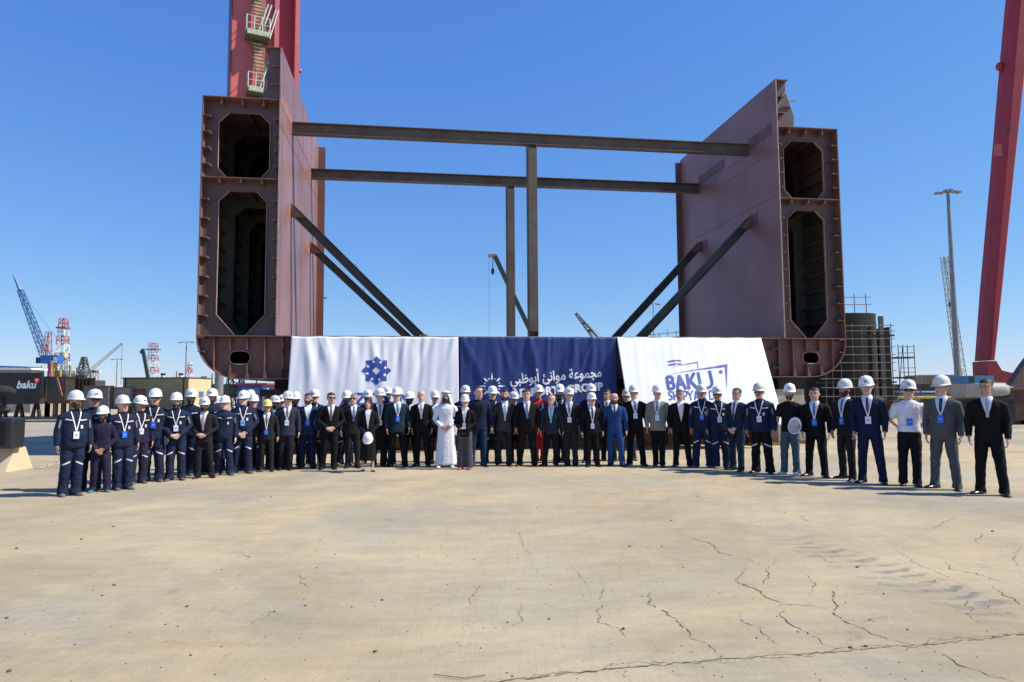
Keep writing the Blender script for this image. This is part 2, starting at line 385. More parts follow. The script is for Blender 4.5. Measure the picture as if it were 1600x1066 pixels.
for v,wd in ((2.35,0.03),(2.95,0.07),(5.9,0.04)):
    MB().box(UL+0.001,UL+0.005,v,v+wd,ZD+0.02,9.6).build('blue_wall_line',BLUEL,hull)

# web frames (ring plates with chamfered openings) in each wing tank
def webring(ua,ub,z0,z1,l,r,t,b,ct,cb_,v,th=0.02,mt=PRIM,name='web_frame'):
    o=[(ua,z0),(ub,z0),(ub,z1),(ua,z1)]
    x0,x1,y0,y1=ua+l,ub-r,z0+b,z1-t
    h=[(x0+cb_,y0),(x1-cb_,y0),(x1,y0+cb_*1.15),(x1,y1-ct),(x1-ct,y1),(x0+ct,y1),(x0,y1-ct),(x0,y0+cb_*1.15)]
    m_=MB(); m_.prism(o,'y',v,v+th,[h]); ob=m_.build(name,mt,hull)
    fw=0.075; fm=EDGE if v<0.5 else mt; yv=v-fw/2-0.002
    C8=[(x0,y0+cb_*1.15),(x0,y1-ct),(x0+ct,y1),(x1-ct,y1),(x1,y1-ct),(x1,y0+cb_*1.15),(x1-cb_,y0),(x0+cb_,y0)]
    for (a,c_) in ((0,1),(1,2),(3,4),(4,5),(5,6),(7,0)):
        A,B_=C8[a],C8[c_]; f=MB(); f.beam((A[0],yv,A[1]),(B_[0],yv,B_[1]),fw-0.006,0.014,up=(1,0,0)); f.build('face_flange',fm,ob)
    return ob
for ua,ub,l,r in ((0.034,UL-0.034,0.40,0.34),(UR+0.034,W-0.034,0.34,0.40)):
    for k,v in enumerate((0.30,2.05,3.95,5.85)):
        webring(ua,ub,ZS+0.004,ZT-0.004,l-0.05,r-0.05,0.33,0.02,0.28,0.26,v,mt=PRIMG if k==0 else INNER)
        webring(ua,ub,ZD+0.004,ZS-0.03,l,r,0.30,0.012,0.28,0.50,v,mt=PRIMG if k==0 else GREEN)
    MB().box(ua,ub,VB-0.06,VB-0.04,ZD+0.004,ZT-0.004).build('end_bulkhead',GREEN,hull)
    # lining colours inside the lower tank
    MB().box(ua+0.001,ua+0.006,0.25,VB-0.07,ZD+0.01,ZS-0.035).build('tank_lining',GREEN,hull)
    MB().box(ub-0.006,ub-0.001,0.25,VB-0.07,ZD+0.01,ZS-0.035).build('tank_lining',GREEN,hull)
    MB().box(ua+0.001,ub-0.001,VB-0.1,VB-0.09,ZS+0.01,ZT-0.01).build('tank_lining',INNER,hull)  # dark back sheet carries the upper tank's shade in its colour
# stiffeners: one bulb-flat mesh each way, copied
def stiff_mesh(dep,L,mt):
    s=MB(); s.box(0,dep,0,L,-0.008,0.008); s.box(dep-0.035,dep+0.012,0,L,-0.028,0.018); return s.mesh('stiffener',mt)
SM=stiff_mesh(0.17,VB-0.12,PRIM); SS=stiff_mesh(0.11,VB-0.12,PRIM)
def stiff(u,z,ang,me,v=0.0): return link('stiffener',me,hull,(u,v,z),(0,-ang,0))
for sx in (-1,1):
    xo=0.035 if sx<0 else W-0.035; xi=UL-0.034 if sx<0 else UR+0.034
    for z in [ZT-0.52-0.455*i for i in range(4)]+[ZS-0.62-0.535*i for i in range(8)]+[ZD-0.06,ZD-0.44]:
        if abs(z-ZD)<0.05: z-=0.06
        stiff(xo,z,0 if sx<0 else PI,SM)
    for z in [ZT-0.55-0.455*i for i in range(4)]+[ZS-0.64-0.535*i for i in range(7)]: stiff(xi,z,PI if sx<0 else 0,SS,-0.004)
    for i in range(3):
        u=(0.50 if sx<0 else UR+0.42)+0.56*i
        stiff(u,ZT-0.004,-PI/2,SM); stiff(u,ZS-0.03,-PI/2,SS)
# coaming brackets on top of the wings
cp=[(UL-0.034,ZT+0.03),(UL-0.034,ZC),(UL-0.36,ZC),(UL-0.36,ZC-0.42),(UL-0.40,ZC-0.46),(UL-0.44,ZC-0.8),(UL-0.52,ZT+0.03)]
for v in (0.06,3.9,7.5): MB().prism(cp,'y',v,v+0.02).build('coaming_bracket',PRIMG,hull)
cp=[(UR+0.034,ZT+0.03),(UR+0.034,ZC),(UR+0.40,ZC),(UR+0.40,ZC-0.34),(UR+0.44,ZC-0.42),(UR+0.66,ZT+0.4),(UR+0.64,ZT+0.03)]
for v in (0.12,3.9,7.5): MB().prism(cp,'y',v,v+0.02).build('coaming_bracket',PRIMG,hull)
for sx,xx in ((-1,UL-0.03),(1,UR+0.03)):
    for z in (ZT+0.98,ZT+0.45):
        s=MB(); s.box(min(xx,xx+sx*0.22),max(xx,xx+sx*0.22),-0.02,VB,z-0.008,z+0.008); a=xx+sx*0.22; s.box(a-0.02,a+0.02,-0.02,VB,z-0.04,z+0.02)
        s.build('stiffener',PRIM,hull)
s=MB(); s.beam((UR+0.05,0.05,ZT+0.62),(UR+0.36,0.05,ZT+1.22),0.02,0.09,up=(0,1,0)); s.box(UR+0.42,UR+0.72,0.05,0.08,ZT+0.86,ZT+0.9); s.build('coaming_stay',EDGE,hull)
# double bottom: floor plate with lightening holes and upright stiffeners
def hole(cx,cz,a,b,n=20):
    out=[]
    for i in range(n):
        t=2*PI*i/n; x=math.copysign(abs(math.cos(t))**0.7,math.cos(t)); z=math.copysign(abs(math.sin(t))**0.8,math.sin(t)); out.append((cx+a*x,cz+b*z))
    return out
pf=profile(0.034); floor_poly=[(p[0],min(p[1],ZD-0.034)) for p in pf]
hs=[hole(1.10,2.62,0.27,0.175),hole(W-1.10,2.62,0.27,0.175)]
mb=MB(); mb.prism(floor_poly,'y',0.20,0.22,hs); mb.build('floor_plate',PRIM,hull)
for c in (1.10,W-1.10):
    rim=MB(); a=hole(c,2.62,0.27,0.175); b=hole(c,2.62,0.29,0.195)
    n_=len(a); vs=[(p[0],0.15,p[1]) for p in a]+[(p[0],0.15,p[1]) for p in b]+[(p[0],0.198,p[1]) for p in a]+[(p[0],0.198,p[1]) for p in b]
    fs=[]
    for i in range(n_):
        j=(i+1)%n_; fs+=[(i,j,n_+j,n_+i),(2*n_+i,3*n_+i,3*n_+j,2*n_+j),(i,2*n_+i,2*n_+j,j),(n_+i,n_+j,3*n_+j,3*n_+i)]
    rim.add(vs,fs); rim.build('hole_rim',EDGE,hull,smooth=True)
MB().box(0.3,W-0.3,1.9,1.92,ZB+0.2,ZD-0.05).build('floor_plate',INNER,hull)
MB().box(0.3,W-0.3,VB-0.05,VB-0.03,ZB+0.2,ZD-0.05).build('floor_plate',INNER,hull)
def zbot(u):
    t=min(u,W-u)
    return ZB+0.034 if t>RB else ZB+RB-math.sqrt(max(0,(RB-0.034)**2-(RB-t)**2))
for u in (0.45,0.87,1.31,1.77,2.23):
    for uu in (u,W-u):
        zb=zbot(uu); s=MB()
        if u in (0.87,1.31):
            s.box(-0.008,0.008,0.02,0.198,zb,2.42); s.build('floor_stiffener',PRIM,hull,loc=(uu,0,0)); s=MB(); s.box(-0.008,0.008,0.02,0.198,2.83,ZD-0.036)
        else: s.box(-0.008,0.008,0.02,0.198,zb,ZD-0.036)
        if u in (0.87,1.31,1.77):
            s.build('floor_stiffener',PRIM,hull,loc=(uu,0,0)); s=MB(); s.prism([(-0.0,zb),(-0.03,zb),(-0.03,zb+0.12),(0,zb+0.25)],'y',0.03,0.04); s.add([( -0.02,0.0,zb),(0.09,0.0,zb),(0.008,0.0,zb+0.3),( -0.02,0.01,zb),(0.09,0.01,zb),(0.008,0.01,zb+0.3)],[(0,1,2),(5,4,3),(0,3,4,1),(1,4,5,2),(2,5,3,0)])
        s.build('floor_bracket' if u in (0.87,1.31,1.77) else 'floor_stiffener',PRIM,hull,loc=(uu,0,0))
for k in range(9):
    u=2.7+k*1.6
    if u<W-2.6: MB().box(u-0.008,u+0.008,0.03,0.198,ZB+0.034,ZD-0.036).build('floor_stiffener',PRIM,hull)
for u in (2.28,W-2.28):
    s=-1 if u>9 else 1
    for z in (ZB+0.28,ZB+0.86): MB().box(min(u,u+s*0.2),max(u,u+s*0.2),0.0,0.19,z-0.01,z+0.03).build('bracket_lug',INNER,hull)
# temporary cross beams, posts and braces
V1,V2=1.86,5.9; Z1,Z2=9.93,9.80
beams=[]
for v,z in ((V1,Z1),(V2,Z2)):
    s=MB(); s.ibeam((UL+0.012,v,z-0.18),(UR-0.012,v,z-0.18),0.24,0.36,0.022); smth=s.build('cross_beam',STEEL,hull)
for u,v,z in ((9.55,V1,Z1),(9.43,V2,Z2)):
    s=MB(); s.ibeam((u,v,ZD+0.01),(u,v,z-0.372),0.30,0.30,0.022,up=(1,0,0)); s.box(u-0.13,u+0.13,v-0.158,v-0.153,ZD+0.3,z-0.5)
    s.build('post',STEEL,hull)
for (u0,v,z0,u1,z1) in ((UL+0.01,V1,7.25,6.05,ZD+0.10),(UL+0.01,V2,6.95,5.95,ZD+0.10),(UR-0.01,V1,7.32,13.05,ZD+0.10),(UR-0.01,V2,7.35,13.15,ZD+0.10)):
    s=MB(); s.ibeam((u0,v,z0),(u1,v,z1),0.22,0.26,0.02)
    b=s.build('diagonal_brace',M('dark_brace_steel',(0.05,0.047,0.038),0.6,var=0.35,scale=2,bump=0.15),hull)
    sx=1 if u0<9 else -1
    MB().prism([(u0,z0+0.16),(u0,z0-0.28),(u0+sx*0.42,z0-0.28)],'y',v-0.075,v-0.06).build('gusset',PRIM,b)
    c=Vector((u0,v-0.12,z0)).lerp(Vector((u1,v-0.12,z1)),0.48); MB().tube([c+Vector((0,0,0.1)),c+Vector((sx*0.06,0,0.2)),c+Vector((sx*0.12,0,0.1))],0.012,5).build('lifting_eye',STEEL,b)
MB().box(5.98,6.22,V1-0.1,V1+0.1,ZD+0.01,ZD+0.2,).build('end_block',M('timber_block',(0.3,0.17,0.09),0.8),hull)

# supports under the section
def hp(u,v,z=0): return Vector((OX+u*math.cos(TH)-v*math.sin(TH),OY+u*math.sin(TH)+v*math.cos(TH),z))
BROWN=M('brown_cradle_steel',(0.20,0.095,0.045),0.7,var=0.3,scale=2,bump=0.2)
CB=M('pale_concrete_block',(0.42,0.38,0.29),0.9,var=0.18,scale=3,bump=0.3)
for i,(u,lab) in enumerate(((2.9,'brown steel cradle box under the hull at the left edge of the left banner'),(6.4,'brown steel cradle box under the hull behind the left white banner'),(9.6,'brown steel cradle box under the hull behind the dark blue banner'),(12.6,'brown steel cradle box under the hull behind the left part of the white logo banner'),(15.4,'brown steel cradle box under the hull behind the right part of the white logo banner'))):
    t=thing('hull_cradle',lab,'cradle',hp(u,0),TH,'steel cradles under the hull section')
    wd=1.2
    MB().box(-wd,wd,0.5,7.2,0,1.55).build('cradle_body',BROWN,t); MB().box(-wd-0.1,wd+0.1,0.35,7.3,1.554,1.75).build('cradle_top',M('shadow_packing',(0.035,0.028,0.022),0.9,var=0.3),t)  # near-black top and pad paint in the shadow under the hull
    MB().box(-wd*0.8,wd*0.8,0.6,7.1,1.754,2.015).build('cradle_pad',M('shadow_packing',(0.035,0.028,0.022),0.9),t)
    s=MB()
    for x in (-0.8,0,0.8): s.box(x-0.02,x+0.02,0.40,0.49,0.02,1.5)
    s.build('cradle_rib',BROWN,t)
t=thing('concrete_block_stack','pale stacked concrete blocks under the right end of the hull','block',hp(17.25,0),TH)
MB().box(-0.52,0.44,0.1,1.3,0.0,1.30).build('block',CB,t); MB().box(-0.50,0.42,0.12,1.3,1.303,1.66).build('block',CB,t)
MB().box(-0.4,0.4,0.15,1.2,1.663,2.012).build('packing',M('shadow_packing',(0.035,0.028,0.022),0.9),t); MB().box(-0.47,0.47,0.02,0.09,0.0,0.10).build('foot_beam',M('rusty_foot',(0.16,0.08,0.04),0.8),t)
t=thing('steel_plinth','low brown steel plinth under the right corner of the white logo banner','plinth',hp(16.4,-0.2),TH)
MB().box(-0.62,0.2,0.0,5,0.0,0.95).build('plinth_body',M('plinth_brown',(0.10,0.06,0.035),0.8,var=0.3),t); MB().box(-0.75,0.3,-0.15,0.6,0.0,0.07).build('plinth_foot',BROWN,t)

# ---------------------------------------------------------------- banners
def fold_fn(kind,Wd,Ht):
    rnd=random.Random({'left':5,'mid':11,'right':23}[kind])
    n=26 if kind!='right' else 10
    fl=[]
    for i in range(n):
        x0=rnd.uniform(0,Wd); sh=(x0/Wd-0.5)*-0.5+rnd.uniform(-0.25,0.25); wdt=rnd.uniform(0.03,0.11); a=rnd.uniform(0.012,0.04)*(1 if rnd.random()<0.6 else -0.6)
        ln=rnd.uniform(0.5,1.5); gr=rnd.uniform(0.02,0.10); fl.append((x0,sh,wdt,a,ln,gr))
    amp={'left':0.6,'mid':0.7,'right':0.18}[kind]
    def f(x,d):       # x across, d metres down from the top
        s=0
        for x0,sh,wdt,a,ln,gr in fl:
            c=x0+sh*d; wd2=wdt+gr*d; q=(x-c)/wd2
            if abs(q)<3: s+=a*math.exp(-q*q)*math.exp(-(d/ln)**2*0.5)*(0.5+min(1,d*2))
        s+=0.010*math.sin(x*9+1.2*math.sin(d*1.3+x))*min(1,d)+0.006*math.sin(x*23+d*2.0)
        return -0.07-amp*s-(0.02 if kind!='right' else 0)
    return f
ban={}
def banner(kind,u0,u1,z0,z1,lean,mt,label,skewl=0,skewr=0):
    Wd=u1-u0;Ht=z1-z0; f=fold_fn(kind,Wd,Ht); nu=int(Wd/0.028); nz=int(Ht/0.05)
    o=thing('banner',label,'banner',(OX,OY,0),TH)
    def surf(u,z):
        d=z1-z; t=d/Ht
        return (u,f(u-u0,max(0,d))-lean*t,z)
    vs=[];fs=[]
    for j in range(nz+1):
        for i in range(nu+1):
            t=j/nz; a=u0+skewl*t; b=u1+skewr*t; u=a+(b-a)*i/nu
            z=z1-Ht*t-0.012*math.sin(i/nu*PI*6)**2*(1-t)
            vs.append(surf(u,z))
    for j in range(nz):
        for i in range(nu): k=j*(nu+1)+i; fs.append((k,k+1,k+nu+2,k+nu+1))
    m_=MB(); m_.add(vs,fs); c=m_.build('banner_cloth',mt,o,smooth=True)
    sol=c.modifiers.new('s','SOLIDIFY'); sol.thickness=0.004; sol.offset=1
    rp=MB(); rp.tube([(u0-0.05,-0.055,z1+0.005),(u1+0.03,-0.055,z1+0.005)],0.014,6); rp.build('hanging_rope',M('rope_grey',(0.25,0.24,0.22),0.9),o)
    ban[kind]=(o,surf); return o
def cloth(name,col,rough=0.55):
    return M(name,col,rough,var=0.03,scale=2,spec=0.3)
banner('left',2.50,7.05,0.45,3.19,0.30,cloth('white_banner_cloth',(0.80,0.80,0.82)),'wrinkled white banner with the blue eight-pointed star, hung at the left of the hull',skewl=-0.08)
banner('mid',7.09,11.66,0.45,3.20,0.05,cloth('navy_banner_cloth',(0.027,0.047,0.175),0.45),'navy blue banner with a white compass star and Arabic lettering, between two white banners')
banner('right',11.70,16.21,0.64,3.21,1.15,cloth('white_banner_cloth2',(0.80,0.81,0.84)),'smooth white banner with the slanted blue BAKU SHIPYARD logo, leaning out at its foot')
def drape(kind,m_,name,mt,off=0.012,grid=0.07):
    """lay a flat mesh drawn in (u,z) on a banner"""
    o,surf=ban[kind]
    bm=bmesh.new(); me=m_.mesh('t',mt,fix=False) if isinstance(m_,MB) else m_
    bm.from_mesh(me)
    xs=[v.co.x for v in bm.verts]; zs=[v.co.z for v in bm.verts]
    for ax,lo,hi in ((0,min(xs),max(xs)),(2,min(zs),max(zs))):
        k=math.floor(lo/grid)+1
        while k*grid<hi:
            co=[0,0,0];co[ax]=k*grid;no=[0,0,0];no[ax]=1
            bmesh.ops.bisect_plane(bm,geom=bm.verts[:]+bm.edges[:]+bm.faces[:],dist=1e-5,plane_co=co,plane_no=no); k+=1
    for v in bm.verts:
        p=surf(v.co.x,v.co.z); v.co=(p[0],p[1]-off-v.co.y,p[2])
    bm.to_mesh(me); bm.free(); me.materials.clear(); me.materials.append(mt)
    return link(name,me,o)
def text_mesh(s,height,u,z,width=None,rot=0,off=0.0,shear=0,align='LEFT',font_h=0.73):
    c=bpy.data.curves.new('lettering','FONT'); c.body=s; c.size=height/font_h; c.offset=off; c.align_x=align; c.resolution_u=4
    ob=bpy.data.objects.new('lettering',c); C.objects.link(ob)
    dg=bpy.context.evaluated_depsgraph_get(); me=bpy.data.meshes.new_from_object(ob.evaluated_get(dg)); bpy.data.objects.remove(ob)
    xs=[v.co.x for v in me.vertices]; a,b=min(xs),max(xs); k=(width/(b-a)) if width else 1
    cr,sr=math.cos(rot),math.sin(rot)
    for v in me.vertices:
        x=(v.co.x-a)*k if align=='LEFT' else v.co.x*k; y=v.co.y; x+=shear*y
        v.co=(u+x*cr-y*sr,0,z+x*sr+y*cr)
    return me
NAVYP=M('navy_print',(0.035,0.07,0.33),0.55,var=0.05); WHITEP=M('white_print',(0.82,0.83,0.86),0.55,var=0.02); PURP=M('violet_print',(0.10,0.085,0.33),0.55,var=0.05)
flat=lambda m_,poly: m_.add([(p[0],0,p[1]) for p in poly],[tuple(t) for t in tessellate_polygon([[Vector((p[0],p[1],0)) for p in poly]])])
def ring_sector(m_,poly_out,holes):
    loops=[poly_out]+holes; tri=tessellate_polygon([[Vector((p[0],p[1],0)) for p in l] for l in loops]); fl=[p for l in loops for p in l]
    m_.add([(p[0],0,p[1]) for p in fl],[tuple(t) for t in tri])
# left banner: eight-pointed star with circuit lines, AZCON lettering
cu,cz,rs=4.79,2.245,0.40
st=MB(); out=[]
sq=0.285
def rot2(p,a): return (p[0]*math.cos(a)-p[1]*math.sin(a),p[0]*math.sin(a)+p[1]*math.cos(a))
# union of two squares (khatam) drawn as a 16-gon
k=sq*math.sqrt(2)
for i in range(8):
    out.append((k*math.cos(PI/4*i),k*math.sin(PI/4*i))); q=sq/math.cos(PI/8); out.append((q*math.cos(PI/4*i+PI/8),q*math.sin(PI/4*i+PI/8)))
out=[(cu+x,cz+z) for x,z in out]
ring_sector(st,out,[[(cu+0.115*math.cos(PI/2*i),cz+0.115*math.sin(PI/2*i)) for i in range(4)]])
drape('left',st,'star_emblem',NAVYP,0.012,0.05)
ci=MB()
for i in range(8):
    a=PI/4*i+R(22.5)*0
    e=rot2((k*0.60,k*0.20),a); d=rot2((1,0),a) if i%2==0 else rot2((1,0),a)
    nd=(cu+e[0],cz+e[1])
    tipv=rot2((k*0.98,k*0.20-0.0),a)
    pts=[(nd[0]+0.034*math.cos(t),nd[1]+0.034*math.sin(t)) for t in [2*PI*j/12 for j in range(12)]]
    flat(ci,pts)
    tx=cu+rot2((k*0.84,k*0.20),a)[0]; tz=cz+rot2((k*0.84,k*0.20),a)[1]
    nx,nz=rot2((0,0.009),a); flat(ci,[(nd[0]-nx,nd[1]-nz),(tx-nx,tz-nz),(tx+nx,tz+nz),(nd[0]+nx,nd[1]+nz)])
drape('left',ci,'circuit_lines',WHITEP,0.016,0.05)
drape('left',text_mesh('AZCON',0.34,3.82,1.31,width=1.95,off=0.012),'lettering',NAVYP)
# middle banner
rt=0.075
ar='\uFEF2\uFE92\uFEC7\uFEEE\uFE91\uFE83 \uFE8A\uFEE7\uFE8D\uFEEE\uFEE3 \uFE94\uFECB\uFEEE\uFEE4\uFEA0\uFEE3'
me=text_mesh(ar,0.24,8.53,1.86,width=2.68,rot=rt,off=0.0,font_h=0.62)
bmx=bmesh.new()
for k,(dx,dz) in enumerate(((0,0),(0.011,0.004),(-0.011,-0.004),(0.003,0.011),(-0.003,-0.011))):
    m2=me.copy()
    for v in m2.vertices: v.co.x+=dx; v.co.z+=dz; v.co.y=0.0015*k
    bmx.from_mesh(m2)
bmx.to_mesh(me); bmx.free()
drape('mid',me,'arabic_lettering',WHITEP)
drape('mid',text_mesh('AD PORTS GROUP',0.225,8.56,1.475,width=2.70,rot=rt,off=0.014),'lettering',WHITEP)
cs=MB(); cu,cz=8.00,1.80
for i in range(8):
    a=PI/4*i
    r0,r1=(0.16,0.39) if i%2==0 else (0.18,0.34)
    wd=0.028
    P=[(r0,0),(r0+0.05,wd),(r0+0.11,wd*0.9),(r1,0.0),(r0+0.11,-wd*0.9),(r0+0.05,-wd)]
    flat(cs,[(cu+rot2(p,a)[0],cz+rot2(p,a)[1]) for p in P])
    b=a+PI/8; P=[(0.215,-0.03),(0.245,0),(0.215,0.03),(0.2,0)]
    flat(cs,[(cu+rot2(p,b)[0],cz+rot2(p,b)[1]) for p in P])
drape('mid',cs,'compass_star',WHITEP)
# right banner: drawn in the plane of the print
def on_right(px,py):
    o,surf=ban['right']; v=-0.45
    for _ in range(8):
        r=ray(px,py); a=Vector((-math.sin(TH),math.cos(TH),0)); c=Vector((math.cos(TH),math.sin(TH),0)); O=Vector((OX,OY,0)); e=Vector((0,0,H))
        t=((O+a*v-e).dot(a))/r.dot(a); p=e+r*t-O; u,z=p.dot(c),p.z; v=surf(u,z)[1]
    return (u,z)
Q=lambda x,y:on_right(1030+x/13.32,555+y/13.32)
lg=MB()
for poly in ([(175,120),(350,95),(352,130),(180,155)],[(360,95),(452,100),(450,130),(362,128)],[(188,190),(355,165),(358,200),(192,225)],[(372,165),(462,165),(460,190),(375,198)],
 [(255,245),(800,132),(812,290),(800,290),(785,162),(400,222)],
 [(130,410),(1420,185),(1405,715),(1395,600),(1365,250),(810,310),(480,358)]): flat(lg,[Q(*p) for p in poly])
flat(lg,[Q(1283+40*math.cos(t),348+38*math.sin(t)) for t in [2*PI*j/14 for j in range(14)]])
drape('right',lg,'logo_outline',PURP)
def strokes(segs,w):
    m_=MB()
    for pts in segs:
        L=[Vector(p) for p in pts]
        for a,b in zip(L[:-1],L[1:]):
            d=(b-a).normalized(); n_=Vector((-d.y,d.x))*w/2; e=d*(w*0.0)
            flat(m_,[Q(*(p)) for p in ((a-n_-e),(b-n_+e),(b+n_+e),(a+n_-e))])
        for p in L[1:-1]:
            flat(m_,[Q(p.x+w/2*math.cos(t),p.y+w/2*math.sin(t)) for t in [2*PI*j/10 for j in range(10)]])
    return m_
big=[[(155,445),(195,715)],[(160,458),(235,448),(275,480),(280,530),(250,565),(180,575)],[(180,575),(265,570),(305,610),(310,665),(275,700),(190,705)],
 [(380,715),(415,415)],[(405,415),(560,715)],[(385,612),(515,605)],[(575,390),(625,715)],[(730,365),(635,540)],[(625,520),(790,690)],[(805,355),(850,590),(880,650),(930,690),(960,685)],[(1045,325),(1100,560),(1095,620),(1055,665),(1000,685),(950,680)]]
drape('right',strokes(big,62),'baku_lettering',NAVYP)
sm=[[(270,775),(225,755),(200,775),(205,820),(260,860),(270,900),(245,930),(200,915)],[(290,755),(320,940)],[(375,755),(400,940)],[(300,850),(385,845)],[(430,750),(455,940)],
 [(490,750),(520,940)],[(490,755),(560,755),(580,800),(560,850),(505,860)],[(590,745),(640,840)],[(695,740),(640,840),(665,940)],[(740,935),(760,745)],[(755,745),(840,935)],[(745,880),(820,875)],
 [(880,745),(900,935)],[(880,750),(950,745),(975,790),(950,840),(890,845)],[(920,840),(980,930)],[(1040,740),(1060,925)],[(1040,745),(1100,740),(1150,780),(1160,860),(1120,915),(1060,920)]]
drape('right',strokes(sm,30),'shipyard_lettering',NAVYP)

# ---------------------------------------------------------------- red gantry crane legs
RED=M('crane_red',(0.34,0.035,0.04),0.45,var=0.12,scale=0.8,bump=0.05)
REDL=M('crane_red_sunlit',(0.60,0.13,0.11),0.45,var=0.1,scale=0.5)  # brighter copy of the crane red, sunlight on the face put into it
REDP=M('crane_edge_sunlit',(0.50,0.12,0.13),0.5,var=0.1)  # strips made paler, their sunlit look held in the colour
CREAM=M('cream_green_steel',(0.42,0.46,0.33),0.6,var=0.2,scale=4); RAIL=M('pale_handrail',(0.62,0.64,0.55),0.5)
MOSS=M('olive_platform',(0.10,0.13,0.06),0.7,var=0.3,scale=3)
t=thing('gantry_crane_leg','huge pink red crane leg with zigzag stairs rising behind the left wing of the hull','crane leg',(-17.2,46,0),R(27))
HL=42
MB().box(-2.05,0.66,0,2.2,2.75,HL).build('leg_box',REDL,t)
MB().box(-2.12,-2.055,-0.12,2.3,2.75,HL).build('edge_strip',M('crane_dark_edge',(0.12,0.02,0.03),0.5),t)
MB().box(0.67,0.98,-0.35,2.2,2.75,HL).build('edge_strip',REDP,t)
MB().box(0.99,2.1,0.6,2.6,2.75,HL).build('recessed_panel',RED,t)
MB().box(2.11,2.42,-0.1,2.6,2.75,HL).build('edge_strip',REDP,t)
MB().box(-1.6,15,0.7,2.9,2.70,3.6).build('sill_beam',RED,t)
for x in (5.5,13): MB().box(x,x+1.5,0.8,2.8,0,2.69).build('bogie_leg',RED,t)
def platform(x,z,flip):
    p=MB(); p.box(x-0.75,x+0.75,-1.25,-0.02,z-0.12,z); p.build('platform',MOSS,t)
    q=MB(); q.box(x-0.7,x+0.7,-1.29,-1.255,z-0.2,z+0.16)
    for k in range(3): q.prism([(x-0.6+0.45*k,z-0.16),(x-0.2+0.45*k,z-0.16),(x-0.4+0.45*k,z+0.1)],'y',-1.30,-1.292)
    q.build('toe_plate',CREAM,t)
    r=MB()
    for xx in (x-0.74,x-0.25,x+0.25,x+0.74): r.tube([(xx,-1.22,z),(xx,-1.22,z+1.15)],0.03,5)
    for zz in (0.6,1.12): r.tube([(x-0.74,-1.22,z+zz),(x+0.74,-1.22,z+zz)],0.028,5)
    for xx in (x-0.74,x+0.74):
        for zz in (0.6,1.12): r.tube([(xx,-1.22,z+zz),(xx,-0.05,z+zz)],0.028,5)
    r.build('handrail',RAIL,t)
zl=[10.2+3.95*i for i in range(8)]
for i,z in enumerate(zl):
    x=-0.42+(0.10 if i%2 else -0.06); platform(x,z,i%2)
    s=MB(); x0,x1=x+0.25,x-0.15
    for dx in (-0.33,0.33): s.beam((x0+dx,-0.75,z+0.02),(x1+dx,-0.35,z+3.8),0.09,0.09)
    s.build('stair_flight',MOSS,t)
    n_=14; s=MB()
    for k in range(1,n_):
        xx=x0+(x1-x0)*k/n_; yy=-0.75+0.4*k/n_; s.box(xx-0.29,xx+0.29,yy-0.1,yy+0.1,z+3.8*k/n_-0.03,z+3.8*k/n_+0.03)
    s.build('stair_treads',CREAM,t)
    s=MB()
    for dx,dy in ((0.1,-0.95),(0.34,-0.95),(0.72,-0.5),(0.92,-0.5)):
        s.tube([(x0-0.35+dx,dy,z+0.1),(x0+0.3+dx*0.9,dy,z+2.3)],0.05,5)
    s.build('stair_rail',RAIL,t)
s=MB(); s.ell((2.5,0.3,24.6),(0.2,0.2,0.16),8,6); s.build('lamp_housing',RED,t)

t=thing('gantry_crane_leg','leaning dark red crane leg with a bent foot at the right edge','crane leg',(30.5,45,0))
REDD=M('crane_deep_red',(0.36,0.028,0.030),0.5,var=0.12,scale=0.7,bump=0.05)
# leaning to the right with height, then a curved knee into the sill
rings=[]
for yy,pa,pb in ((563,1546,1556),(450,1554,1568),(270,1570,1586),(113,1583,1603),(0,1593,1616),(-400,1640,1672)):
    pA=at(pa,yy,45); xa=pA.x-30.5; z=pA.z; xb=at(pb,yy,45).x-30.5; wd=xb-xa; rings.append([(xa,0.12,z),(xa+0.12,0,z),(xb-0.1,0,z),(xb,0.1,z),(xb,1.5,z),(xa+0.05,1.5,z),(xa-0.12,1.25,z),(xa-0.12,0.75,z)])
m_=MB(); m_.loft(rings); m_.build('leg_box',REDD,t)
m_=MB(); pl=[(0.85,3.4)]+[(1.55+0.72*math.cos(R(a)),2.62+0.62*math.sin(R(a))) for a in range(180,271,10)]+[(6.6,1.80),(6.6,2.65),(2.35,2.62),(1.75,2.78),(1.42,3.4)]
m_.prism(pl,'y',0.0,1.5); m_.build('knee',REDD,t)
m_=MB(); m_.box(6.0,6.6,0.1,1.4,0,1.79); m_.build('sill_foot',REDD,t)
m_=MB(); m_.box(1.42,2.62,-0.06,-0.03,19.1,19.35) if False else m_.box(2.05,2.62,-0.03,-0.004,17.2,18.0); o=m_.build('scuffed_plate',M('scuffed_red',(0.30,0.06,0.06),0.7,var=0.3),t)
m_=MB(); bl=at(1562,104,46)-Vector((30.5,45,0)); m_.ell((bl.x,bl.y,bl.z),(0.25,0.25,0.3),8,6); m_.box(bl.x,bl.x+0.3,bl.y-0.1,bl.y+0.1,bl.z-0.5,bl.z-0.1); m_.build('bracket_lamp',REDD,t)

